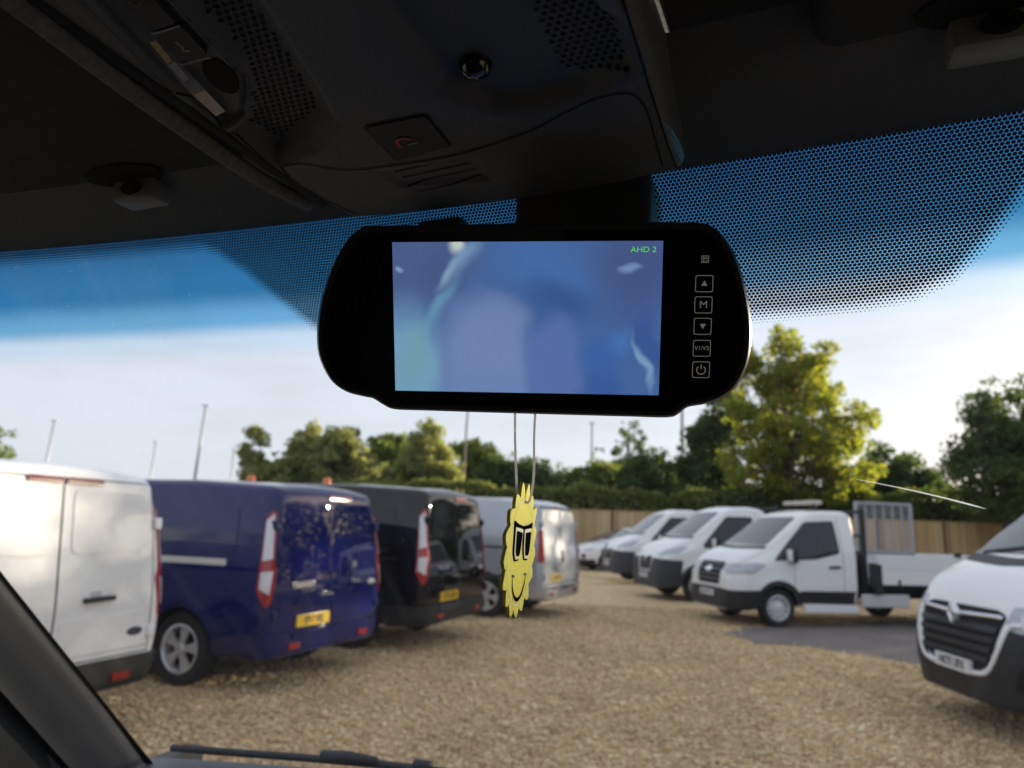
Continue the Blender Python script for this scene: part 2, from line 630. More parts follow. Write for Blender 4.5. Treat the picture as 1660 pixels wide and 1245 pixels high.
def wheel(parent, x, y, r, kind, mesh_cache={}):
    side = 1 if y > 0 else -1
    key = (kind, round(r, 3))
    w = 0.205
    if key not in mesh_cache:
        t = MB()
        rr = r * 0.655
        t.lathe([(rr, -w / 2 + .01), (rr + .02, -w / 2), (r * 0.93, -w / 2 - .004), (r * 0.985, -w / 2 + .025), (r, -w / 2 + .05), (r * .992, -.02), (r * .992, .02),
                 (r, w / 2 - .05), (r * 0.985, w / 2 - .025), (r * 0.93, w / 2 + .004), (rr + .02, w / 2), (rr, w / 2 - .01), (rr * .98, 0), (rr, -w / 2 + .01)], 40)
        to = t.ob('wheel', rubber, None, 50)
        b = MB()
        b.lathe([(rr + .004, w / 2 - .004), (rr - .012, w / 2 + .002), (rr - .02, w / 2 - .012), (rr - .03, w / 2 - .05), (rr - .03, -.06)], 40, 0)
        if kind == 'alloy':
            b.lathe([(rr - .03, w / 2 - .095), (0.001, w / 2 - .09)], 24, 1)
            for k in range(5):
                q = 2 * math.pi * k / 5 + math.pi / 2
                ca, sa = math.cos(q), math.sin(q)
                pl = [(0.03, -.028), (rr * .45, -.032), (rr * .8, -.055), (rr - .018, -.072), (rr - .018, .072), (rr * .8, .055), (rr * .45, .032), (0.03, .028)]
                b.prism([(a * ca - c * sa, a * sa + c * ca) for a, c in pl], w / 2 - .045, w / 2 - .016, 0, lambda a, c, h: (a, h, c))
            b.lathe([(0.05, w / 2 - .02), (0.04, w / 2 - .006), (0.001, w / 2 - .004)], 20, 0)
        else:
            b.lathe([(rr - .03, w / 2 - .05), (rr * .8, w / 2 - .075), (rr * .62, w / 2 - .03), (rr * .45, w / 2 - .035), (rr * .42, w / 2 - .01), (rr * .2, w / 2 + .002), (0.001, w / 2 + .004)], 32, 0)
            for k in range(10):
                q = 2 * math.pi * k / 10
                c = (rr * .72 * math.cos(q), rr * .72 * math.sin(q))
                pl = [(c[0] + .017 * math.cos(a), c[1] + .017 * math.sin(a)) for a in np.linspace(0, 2 * math.pi, 9)[:-1]]
                b.prism(pl, w / 2 - .075, w / 2 - .043, 1, lambda a, c, h: (a, h, c))
            for k in range(5):
                q = 2 * math.pi * k / 5
                b.lathe([(.014, w / 2 - .03), (.012, w / 2 - .008), (.001, w / 2 - .006)], 8, 0, 'y', (rr * .33 * math.cos(q), 0, rr * .33 * math.sin(q)))
        bo = b.ob('rim', [alloy if kind == 'alloy' else steelw, gap], None, 35)
        mesh_cache[key] = (to.data, bo.data)
        for q in (to, bo):
            COL.objects.unlink(q)
            bpy.data.objects.remove(q)
    tm, rm = mesh_cache[key]
    wo = link(bpy.data.objects.new('wheel', tm), parent)
    wo.location = (x, y - side * w / 2, r)
    wo.rotation_euler = (0, random.uniform(0, 6), 0 if side > 0 else math.pi)
    link(bpy.data.objects.new('rim', rm), wo)
    return wo
def plate(body, mode, ca, cb, txt, mat, parent, w=0.52, h=0.111, off=.016):
    p = body.patch('number_plate', [(ca - w / 2, cb - h / 2), (ca + w / 2, cb - h / 2), (ca + w / 2, cb + h / 2), (ca - w / 2, cb + h / 2)], mode, mat, parent, off, 0.2, 0.008, depth=0.02)
    body.text('plate_text', txt, 0.098, mode, ca, cb, ink, p, off + .003, mirror=(mode == 'rear'), sx=0.86)
    return p
def lift(path, s):
    return [(a * s, b) for a, b in path]

# ================================================================== the yard
def sheet(name, poly, z, mat, step=None):
    b = MB()
    b.prism(poly, z - 0.03, z, 0)
    o = b.ob(name, mat)
    tag(o, kind='structure')
    return o
def ground_mat(name, cols, scale, bump, rough=0.9, big=0.25, var2=0.3):
    m = bpy.data.materials.new(name)
    m.use_nodes = True
    nt = m.node_tree
    p = nt.nodes['Principled BSDF']
    p.inputs['Roughness'].default_value = rough
    p.inputs['Specular IOR Level'].default_value = 0.25
    co = nt.nodes.new('ShaderNodeTexCoord')
    v = nt.nodes.new('ShaderNodeTexVoronoi')
    v.inputs['Scale'].default_value = scale
    v.inputs['Randomness'].default_value = 1
    nt.links.new(co.outputs['Object'], v.inputs['Vector'])
    sep = nt.nodes.new('ShaderNodeSeparateColor')
    nt.links.new(v.outputs['Color'], sep.inputs[0])
    r = nt.nodes.new('ShaderNodeValToRGB')
    e = r.color_ramp.elements
    while len(e) < len(cols):
        e.new(0.5)
    for k, c in enumerate(cols):
        e[k].position = k / (len(cols) - 1)
        e[k].color = tuple(c) + (1,)
    nt.links.new(sep.outputs[0], r.inputs[0])
    n = nt.nodes.new('ShaderNodeTexNoise')
    n.inputs['Scale'].default_value = big
    n.inputs['Detail'].default_value = 7
    n.inputs['Roughness'].default_value = 0.65
    nt.links.new(co.outputs['Object'], n.inputs['Vector'])
    mr = nt.nodes.new('ShaderNodeMapRange')
    mr.inputs[1].default_value = 0.3
    mr.inputs[2].default_value = 0.7
    mr.inputs[3].default_value = 1 - var2
    mr.inputs[4].default_value = 1 + var2 * 0.6
    nt.links.new(n.outputs['Fac'], mr.inputs[0])
    mm = nt.nodes.new('ShaderNodeMix')
    mm.data_type = 'RGBA'
    mm.blend_type = 'MULTIPLY'
    mm.inputs[0].default_value = 1
    nt.links.new(r.outputs[0], mm.inputs[6])
    nt.links.new(mr.outputs[0], mm.inputs[7])
    nt.links.new(mm.outputs[2], p.inputs['Base Color'])
    b = nt.nodes.new('ShaderNodeBump')
    b.inputs['Strength'].default_value = bump
    b.inputs['Distance'].default_value = 0.012
    b.invert = True
    nt.links.new(v.outputs['Distance'], b.inputs['Height'])
    nt.links.new(b.outputs[0], p.inputs['Normal'])
    return m
GC = [(0.50, 0.335, 0.165), (0.68, 0.485, 0.26), (0.40, 0.265, 0.14), (0.76, 0.60, 0.37), (0.58, 0.41, 0.21), (0.80, 0.69, 0.49)]
gravel = ground_mat('gravel_ground', GC, 32, 0.6, big=0.5)
asph = ground_mat('asphalt_ground', [(0.17, 0.15, 0.14), (0.23, 0.20, 0.185), (0.14, 0.125, 0.12), (0.29, 0.25, 0.225)], 60, 0.3, big=0.8, var2=0.25)
turf = ground_mat('grass_ground', [(0.045, 0.07, 0.02), (0.06, 0.085, 0.025), (0.04, 0.055, 0.02)], 18, 0.6)
sheet('ground', [(-900, -900), (900, -900), (900, 900), (-900, 900)], -0.012, turf)
sheet('gravel_yard', [(-45, -14), (26, -14), (26, 33.2), (-45, 33.2)], 0.0, gravel)
rng = np.random.default_rng(3)
edge = [(3.75, 12.6), (3.55, 11.6), (3.75, 10.95), (4.25, 10.85), (4.7, 10.3), (5.3, 9.7), (6.2, 8.9), (7.6, 7.9), (9.5, 7.0), (13, 6.0), (14, 14.5), (9.0, 15.2), (6.0, 13.8)]
ep = []
for q in densify(edge + [edge[0]], 0.22)[:-1]:
    ep.append((q.x + rng.normal(0, 0.09), q.y + rng.normal(0, 0.09)))
sheet('asphalt_strip', ep, 0.006, asph)

# loose stones lying on the near gravel (too many to count: one object)
def stones():
    N = 115000
    t = rng.uniform(0, 1, N)
    Y = 4.4 + (15.5 - 4.4) * t ** 1.25
    X = rng.uniform(-0.80, 0.74, N) * Y
    near = (X > 2.8) & (Y > 5)
    sd = np.full(N, -1.0)
    sd[near] = poly_sd(np.stack([X[near], Y[near]], 1), ep)
    keep = sd < rng.exponential(.10, N) - .06
    X, Y = X[keep], Y[keep]
    n = len(X)
    s = rng.lognormal(math.log(0.0165), 0.40, n).clip(0.006, 0.042)
    base = np.array([(1, 0, 0), (-1, 0, 0), (0, 1, 0), (0, -1, 0), (0, 0, 1), (0, 0, -1)], float)
    fc = np.array([(0, 2, 4), (2, 1, 4), (1, 3, 4), (3, 0, 4), (2, 0, 5), (1, 2, 5), (3, 1, 5), (0, 3, 5)])
    V = base[None] * rng.uniform(0.65, 1.25, (n, 6, 1)) + rng.normal(0, 0.18, (n, 6, 3))
    q = rng.uniform(0, 2 * math.pi, n)
    c, sn = np.cos(q), np.sin(q)
    V[:, :, 2] *= 0.5
    x = V[:, :, 0] * c[:, None] - V[:, :, 1] * sn[:, None]
    y = V[:, :, 0] * sn[:, None] + V[:, :, 1] * c[:, None]
    P = np.stack([x, y, V[:, :, 2]], -1) * s[:, None, None]
    P[:, :, 0] += X[:, None]
    P[:, :, 1] += Y[:, None]
    P[:, :, 2] += (s * 0.24)[:, None]
    F = fc[None] + (np.arange(n) * 6)[:, None, None]
    return tri_mesh('gravel_stones', P.reshape(-1, 3), F.reshape(-1, 3))
def tri_mesh(name, V, F):
    me = bpy.data.meshes.new(name)
    k = F.shape[1]
    me.vertices.add(len(V))
    me.vertices.foreach_set('co', V.astype(np.float32).ravel())
    me.loops.add(F.size)
    me.loops.foreach_set('vertex_index', F.astype(np.int32).ravel())
    me.polygons.add(len(F))
    me.polygons.foreach_set('loop_start', np.arange(0, F.size, k, dtype=np.int32))
    me.polygons.foreach_set('loop_total', np.full(len(F), k, dtype=np.int32))
    me.update()
    return me
def island_mat(name, cols, rough=0.85, transl=0.0, tcol=None, spec=0.2, patch=0.0):
    m = bpy.data.materials.new(name)
    m.use_nodes = True
    nt = m.node_tree
    p = nt.nodes['Principled BSDF']
    p.inputs['Roughness'].default_value = rough
    p.inputs['Specular IOR Level'].default_value = spec
    g = nt.nodes.new('ShaderNodeNewGeometry')
    r = nt.nodes.new('ShaderNodeValToRGB')
    e = r.color_ramp.elements
    while len(e) < len(cols):
        e.new(0.5)
    for k, c in enumerate(cols):
        e[k].position = k / (len(cols) - 1)
        e[k].color = tuple(c) + (1,)
    nt.links.new(g.outputs['Random Per Island'], r.inputs[0])
    if patch:
        co = nt.nodes.new('ShaderNodeTexCoord')
        mpp = nt.nodes.new('ShaderNodeMapping')
        mpp.inputs['Rotation'].default_value = (0, 0, .5)
        mpp.inputs['Scale'].default_value = (.9, .28, 1)
        nt.links.new(co.outputs['Object'], mpp.inputs[0])
        no = nt.nodes.new('ShaderNodeTexNoise')
        no.inputs['Scale'].default_value = 1.1
        no.inputs['Detail'].default_value = 6
        no.inputs['Roughness'].default_value = .62
        nt.links.new(mpp.outputs[0], no.inputs['Vector'])
        mq = nt.nodes.new('ShaderNodeMapRange')
        mq.inputs[1].default_value = .32
        mq.inputs[2].default_value = .6
        mq.inputs[3].default_value = 1 - patch
        mq.inputs[4].default_value = 1.05
        nt.links.new(no.outputs['Fac'], mq.inputs[0])
        mz = nt.nodes.new('ShaderNodeMix')
        mz.data_type = 'RGBA'
        mz.blend_type = 'MULTIPLY'
        mz.inputs[0].default_value = 1
        nt.links.new(r.outputs[0], mz.inputs[6])
        nt.links.new(mq.outputs[0], mz.inputs[7])
        nt.links.new(mz.outputs[2], p.inputs['Base Color'])
    else:
        nt.links.new(r.outputs[0], p.inputs['Base Color'])
    if transl > 0:
        t = nt.nodes.new('ShaderNodeBsdfTranslucent')
        mx_ = nt.nodes.new('ShaderNodeMix')
        mx_.data_type = 'RGBA'
        mx_.blend_type = 'MULTIPLY'
        mx_.inputs[0].default_value = 1
        mx_.inputs[7].default_value = tuple(tcol or (1.6, 1.5, 0.7)) + (1,)
        nt.links.new(r.outputs[0], mx_.inputs[6])
        nt.links.new(mx_.outputs[2], t.inputs['Color'])
        ms = nt.nodes.new('ShaderNodeMixShader')
        ms.inputs[0].default_value = transl
        nt.links.new(p.outputs[0], ms.inputs[1])
        nt.links.new(t.outputs[0], ms.inputs[2])
        nt.links.new(ms.outputs[0], nt.nodes['Material Output'].inputs['Surface'])
    return m
sm = stones()
sm.materials.append(island_mat('flint_stone', GC, 0.8, patch=.22))
tag(link(bpy.data.objects.new('gravel_stones', sm)), kind='stuff')

# ------------------------------------------------------------------ fence, hedge, trees, poles
wood = island_mat('fence_wood', [(.46, .33, .18), (.58, .43, .25), (.40, .28, .15), (.54, .40, .22), (.64, .50, .31)], .8)
woodd = M('fence_post_wood', (0.13, 0.095, 0.06), 0.8, var=0.25, vscale=3)
FY, FH = 33.6, 2.40
fence = thing('wooden_fence', 'long tan wooden board fence with darker posts in front of the hedge', 'fence', (0, FY, 0))
px0 = -44.0
k = 0
while px0 < 30:
    pw = 3.05
    b = MB()
    nb = 22
    for j in range(nb):
        xa = px0 + 0.06 + j * (pw - 0.12) / nb
        dz = random.uniform(-.012, .012)
        off = (j % 2) * .016 + random.uniform(0, .008)
        b.box((xa + .008, -0.02 - off, 0.12), (xa + (pw - 0.12) / nb - .008, 0.004 - off, FH - .05 + dz))
    o = b.ob('fence_panel', wood, fence)
    rl = MB()
    rl.box((px0 + .06, -.055, FH - .046), (px0 + pw - .06, .035, FH))
    rl.ob('cap_rail', wood, fence)
    rbox('post', (px0 - .06, -.06, 0), (px0 + .06, .06, FH + .04), .01, woodd, fence, 1)
    px0 += pw
bark = M('bark', (0.075, 0.06, 0.045), 0.9, var=0.4, vscale=4, bump=0.6, bscale=20)
def leaves(centers, radii, n, size, rs, flat=0.65, up=0.2):
    """n leaf quads spread in gaussian clumps"""
    w = radii ** 2.2
    idx = rs.choice(len(centers), n, p=w / w.sum())
    d = rs.normal(0, 1, (n, 3))
    d /= np.linalg.norm(d, axis=1)[:, None]
    rr = rs.uniform(0, 1, n) ** 0.45
    P = centers[idx] + d * (rr * radii[idx])[:, None] * np.array([1, 1, 0.8])
    nn = rs.normal(0, 1, (n, 3)) + d * 0.6 + np.array([0, 0, up])
    nn /= np.linalg.norm(nn, axis=1)[:, None]
    a = np.cross(nn, rs.normal(0, 1, (n, 3)))
    a /= np.linalg.norm(a, axis=1)[:, None]
    b = np.cross(nn, a)
    s = (size * rs.uniform(0.6, 1.35, n))[:, None]
    V = np.stack([P - a * s, P - b * s * flat, P + a * s, P + b * s * flat], 1).reshape(-1, 3)
    F = np.arange(n * 4).reshape(-1, 4)
    return V, F
GREEN = island_mat('leaf_dark_green', [(0.045, 0.078, 0.028), (0.068, 0.108, 0.035), (0.09, 0.125, 0.044), (0.055, 0.085, 0.034)], 0.6, 0.4, (1.8, 1.7, .7))
MID = island_mat('leaf_mid_green', [(0.095, 0.145, 0.045), (0.13, 0.175, 0.055), (0.165, 0.19, 0.065), (0.105, 0.135, 0.05)], 0.6, 0.45, (1.8, 1.7, .7))
OLIVE = island_mat('leaf_olive', [(0.19, 0.225, 0.10), (0.25, 0.275, 0.125), (0.285, 0.29, 0.14), (0.20, 0.225, 0.11)], 0.65, 0.5, (1.7, 1.6, .75))
YELLOW = island_mat('leaf_yellow_green', [(0.10, 0.155, 0.035), (0.16, 0.205, 0.04), (0.26, 0.25, 0.04), (0.13, 0.185, 0.035)], 0.6, 0.5, (2.1, 1.9, .7))
HEDGEM = island_mat('leaf_hedge', [(0.13, 0.18, 0.05), (0.18, 0.215, 0.062), (0.24, 0.245, 0.075), (0.14, 0.17, 0.055)], 0.6, 0.3, (1.6, 1.5, .7))
def tree(name, label, X, Y, lobes, n, size, mat, seed, nc=60, rc=0.85, group=None, trunk_r=0.2, limbs=9, cat='tree', tz=None, dens=1.7):
    """lobes: (dx, z, rx, rz) ellipsoids that make the crown's outline"""
    rs = np.random.default_rng(seed)
    t = thing(name, label, cat, (X, Y, 0), 0, group)
    nc, n, size = int(nc * dens), int(n * dens), size * .9
    C, R = [], []
    vol = np.array([rx * rx * rz for _, _, rx, rz in lobes])
    for _ in range(nc):
        dx, z, rx, rz = lobes[rs.choice(len(lobes), p=vol / vol.sum())]
        d = rs.normal(0, 1, 3)
        d /= np.linalg.norm(d)
        q = rs.uniform(0.25, 1.0) ** 0.5
        r = rc * rs.uniform(0.55, 1.35)
        C.append((dx + d[0] * (rx - r * .5) * q, d[1] * (rx - r * .5) * q, max(0.4, z + d[2] * (rz - r * .5) * q)))
        R.append(r)
    C, R = np.array(C), np.array(R)
    # looser twigs of leaves that break up the outline
    ne = 40
    ex = []
    for _ in range(ne):
        dx, z, rx, rz = lobes[rs.choice(len(lobes), p=vol / vol.sum())]
        d = rs.normal(0, 1, 3)
        d /= np.linalg.norm(d)
        q = rs.uniform(.85, 1.1)
        ex.append((dx + d[0] * rx * q, d[1] * rx * q, max(.5, z + d[2] * rz * q)))
    C2 = np.vstack([C, np.array(ex)])
    R2 = np.concatenate([R, np.full(ne, rc * .42)])
    V, F = leaves(C2, R2, n, size, rs)
    V[:, 2] = np.maximum(V[:, 2], 0.03)
    me = tri_mesh('crown', V, F)
    me.materials.append(mat)
    link(bpy.data.objects.new('crown', me), t)
    zt = max(z + rz for _, z, _, rz in lobes)
    zb = min(z - rz * .4 for _, z, _, rz in lobes)
    b = MB()
    top = tz or (zt * 0.72)
    lean = rs.normal(0, .25, 2)
    trunk = [(0, 0, -0.1), (lean[0] * .2, lean[1] * .2, top * .3), (lean[0] * .7, lean[1] * .6, top * .65), (lean[0], lean[1], top)]
    b.tube(smoothpath(trunk, 4), list(np.linspace(trunk_r, trunk_r * .3, 13)), 8)
    order = rs.permutation(len(C))[:limbs]
    for k in order:
        h = rs.uniform(.25, .8)
        p0 = Vector(trunk[0]).lerp(Vector(trunk[3]), h)
        p1 = Vector(C[k])
        mid = p0.lerp(p1, .5) + Vector((rs.normal(0, .15), rs.normal(0, .15), .2))
        b.tube([p0, mid, p1], [trunk_r * .4 * (1 - h * .4), trunk_r * .22, .02], 5)
    b.ob('trunk', bark, t, True)
    return t
TG = 'trees beyond the fence'
tree('oak_tree', 'rounded green tree at the far left edge beyond the white van', -37.6, 50, [(0, 4.8, 3.6, 2.7), (1.2, 3.4, 3.0, 2.2)], 9000, .17, MID, 1, 60, 1.0, TG)
tree('willow_tree', 'small feathery olive tree at the left end of the first tree clump', -15.2, 44.5, [(-.5, 5.6, 1.0, 1.7), (.2, 3.8, 1.7, 2.0), (.7, 3.0, 1.8, 1.8)], 7500, .12, OLIVE, 2, 60, .5, TG)
tree('willow_tree', 'feathery olive tree with the tallest pointed top of the first clump', -13.0, 46, [(.0, 6.5, .8, 1.9), (.1, 4.8, 2.0, 2.3), (-.9, 3.6, 2.2, 2.0), (.9, 5.2, 1.2, 1.6)], 14000, .125, OLIVE, 3, 120, .55, TG)
tree('willow_tree', 'broad olive tree at the right end of the first tree clump', -10.2, 45, [(-.3, 4.9, 2.2, 2.5), (1.1, 3.6, 2.0, 2.2), (-.8, 5.8, 1.3, 1.5)], 13000, .125, OLIVE, 4, 120, .55, TG)
tree('oak_tree', 'dark domed tree standing left behind the pale willow', -8.9, 56, [(0, 6.2, 2.6, 2.5), (.4, 4.2, 3.0, 2.6)], 12000, .16, MID, 5, 90, .7, TG)
tree('willow_tree', 'pale yellowish willow in the middle behind the hedge', -5.6, 48, [(.1, 6.0, 1.6, 2.6), (-.2, 4.2, 2.3, 2.6), (1.1, 4.2, 1.7, 2.4)], 15000, .12, OLIVE, 6, 130, .52, TG)
tree('oak_tree', 'small rounded tree just right of the pale willow', -2.7, 55, [(0, 6.4, 2.0, 1.8), (.2, 4.2, 2.1, 2.2), (1.3, 5.8, 1.4, 1.4)], 9500, .15, MID, 7, 70, .65, TG)
tree('round_bush', 'dense dark rounded bush above the hedge behind the yellow sun', 0.35, 42, [(-.7, 4.0, 1.8, 1.7), (1.0, 3.8, 1.9, 1.6)], 10000, .12, GREEN, 8, 80, .65, TG, cat='bush')
tree('round_bush', 'loose mid green bush right of the dark rounded bush', 4.4, 44, [(-.9, 3.6, 1.9, 1.7), (1.2, 4.0, 1.9, 1.8)], 8500, .12, MID, 9, 70, .65, TG, cat='bush')
tree('cedar_tree', 'thin spreading conifer with bare looking branches far behind the bushes', 10.5, 62, [(0, 9.2, 1.4, 1.7), (-1.6, 8.2, 1.7, .7), (1.7, 8.0, 1.9, .7), (0, 6.6, 3.2, 1.0), (0, 4.5, 2.8, 1.8)], 5200, .13, GREEN, 10, 110, .42, TG, .2, 46, tz=10.2, dens=1.3)
tree('round_bush', 'tall dark green bush left of the thin utility pole', 7.3, 38, [(0, 3.7, 1.7, 2.0), (1.1, 2.8, 1.8, 1.6), (-1.1, 3.2, 1.2, 1.5)], 12000, .115, GREEN, 11, 80, .6, TG, cat='bush')
tree('hazel_tree', 'dark leaved tree leaning against the left of the yellow tree', 11.6, 41, [(0, 6.6, 1.7, 2.2), (-.7, 4.4, 2.2, 2.2), (.8, 8.3, 1.4, 1.8)], 11000, .13, GREEN, 12, 90, .62, TG)
tree('maple_tree', 'tall yellow-green tree glowing in the low sun behind the tipper truck', 14.25, 36.4, [(-.3, 10.2, 2.9, 2.1), (1.1, 9.2, 2.2, 2.0), (-.9, 8.6, 2.8, 2.4), (.4, 6.8, 3.8, 2.4), (1.0, 4.9, 3.5, 2.2), (1.9, 3.4, 2.5, 1.8), (-1.9, 5.2, 2.2, 2.4)], 22000, .115, YELLOW, 13, 190, .56, TG, .24, 50, dens=1.75)
tree('hawthorn_tree', 'low dark tree between the yellow tree and the big right-hand tree', 21.6, 41, [(0, 4.6, 2.2, 2.3), (2.1, 3.8, 2.0, 1.9), (-1.6, 3.6, 1.9, 1.9)], 12000, .14, GREEN, 14, 90, .65, TG)
tree('oak_tree', 'big dark tree at the far right edge above the white panel van', 21.6, 31.5, [(1.2, 6.6, 2.7, 2.6), (0, 4.4, 3.0, 2.6), (2.4, 5.0, 3.2, 3.2)], 22000, .115, GREEN, 15, 130, .72, TG, .3)
# trees to the right that shade the yard (seen in the van doors)
SG = 'shade trees along the right side of the yard'
ORD = ['added in line with the fence to shade the silver van', 'nearest the wooden fence', 'second from the wooden fence', 'third from the wooden fence', 'fourth from the wooden fence', 'fifth from the wooden fence', 'farthest from the wooden fence']
for k, (x, y, h) in enumerate([(26.5, 30.6, 8.4), (25.5, 25, 8.6), (24.5, 19, 8.2), (25.5, 13, 9.0), (24.5, 7, 8.4), (25.5, 1, 8.8), (24.5, -5, 8.2)]):  # first tree is an unseen extra, added to take sun off the silver van
    tree('oak_tree', 'tall dark shade tree along the right side of the yard, ' + ORD[k], x, y, [(0, h * .62, 3.6, h * .38), (.6, h * .34, 3.7, h * .34)], 10000, .125, GREEN, 30 + k, 160, .9, SG, .3, dens=1.0)

def hedge(name, label, xa, xb, y, h, d, n, mat, seed, size=.09):
    rs = np.random.default_rng(seed)
    t = thing(name, label, 'hedge', ((xa + xb) / 2, y, 0))
    w = xb - xa
    hh = lambda x: h + .14 * np.sin(x * .9 + seed) + .10 * np.sin(x * 2.3 + 1) + .06 * np.sin(x * 5.1)
    x = rs.uniform(-w / 2, w / 2, n)
    top = rs.uniform(0, 1, n) < .35
    yy = np.where(top, rs.uniform(-d / 2, d / 2, n), -d / 2 + rs.exponential(.12, n)) + .12 * np.sin(x * 1.7)
    zz = np.where(top, hh(x) - rs.exponential(.09, n) + rs.exponential(.05, n), hh(x) * rs.uniform(0, 1, n))
    P = np.stack([x, yy, np.maximum(zz, .03)], 1)
    V, F = leaves(P, np.full(n, .05), n, size, rs)
    me = tri_mesh('foliage', V, F)
    me.materials.append(mat)
    link(bpy.data.objects.new('foliage', me), t)
    b = MB()
    for k in range(int(w / .8)):
        xx = -w / 2 + .4 + k * .8
        b.tube([(xx, 0, 0), (xx + rs.normal(0, .1), rs.normal(0, .1), h * .9)], [.05, .015], 5)
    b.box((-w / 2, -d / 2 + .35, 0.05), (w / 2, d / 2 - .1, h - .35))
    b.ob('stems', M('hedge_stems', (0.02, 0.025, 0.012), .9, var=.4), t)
    return t
hedge('clipped_hedge', 'long clipped hedge behind the tan fence, from the pale willow to the tall yellow tree', -8.5, 10.4, 37, 3.45, 1.6, 26000, HEDGEM, 5)
hedge('clipped_hedge', 'lower green hedge behind the tan fence at the right', 10.6, 29, 36.6, 3.75, 1.6, 26000, MID, 6)

def pole(x, y, h, r, lean, label, mat):
    t = thing('utility_pole', label, 'pole', (x, y, 0), 0, 'thin poles beyond the yard')
    b = MB()
    b.tube([(0, 0, -.2), (lean * .5, 0, h * .5), (lean, 0, h)], [r, r * .85, r * .7], 10)
    b.ob('shaft', mat, t, True)
    c = MB()
    c.box((lean - .28, -.05, h - .02), (lean + .28, .05, h + .07))
    c.box((lean - .05, -.06, h - .1), (lean + .05, .06, h + .12))
    c.ob('lamp_head', M('pole_cap', (.6, .6, .6), .4, var=.1), t)
    return t
pg = M('pole_galvanised', (0.33, 0.33, 0.34), .5, metal=.3, var=.15)
pw_ = M('pole_wood', (0.17, 0.14, 0.11), .8, var=.3)
pole(-38.6, 60, 8.9, .11, .35, 'pale lamp pole rising behind the white van, leftmost of the poles', pg)
pole(-34.6, 70, 8.4, .10, .1, 'short pale pole above the gap between white and blue vans', pg)
pole(-21.8, 50, 9.1, .11, .35, 'tallest pale lamp pole above the blue van roof', pg)
pole(-26.8, 70, 7.9, .10, 0, 'short pole left of the first olive trees', pg)
pole(-3.25, 50, 9.4, .10, .2, 'wooden pole in front of the pale willow', pw_)
pole(6.8, 60, 10.2, .10, .05, 'thin pole behind the bushes right of the yellow sun', pg)
pole(10.75, 45, 9.6, .12, .1, 'dark thin pole left of the dark leaved tree', pw_)

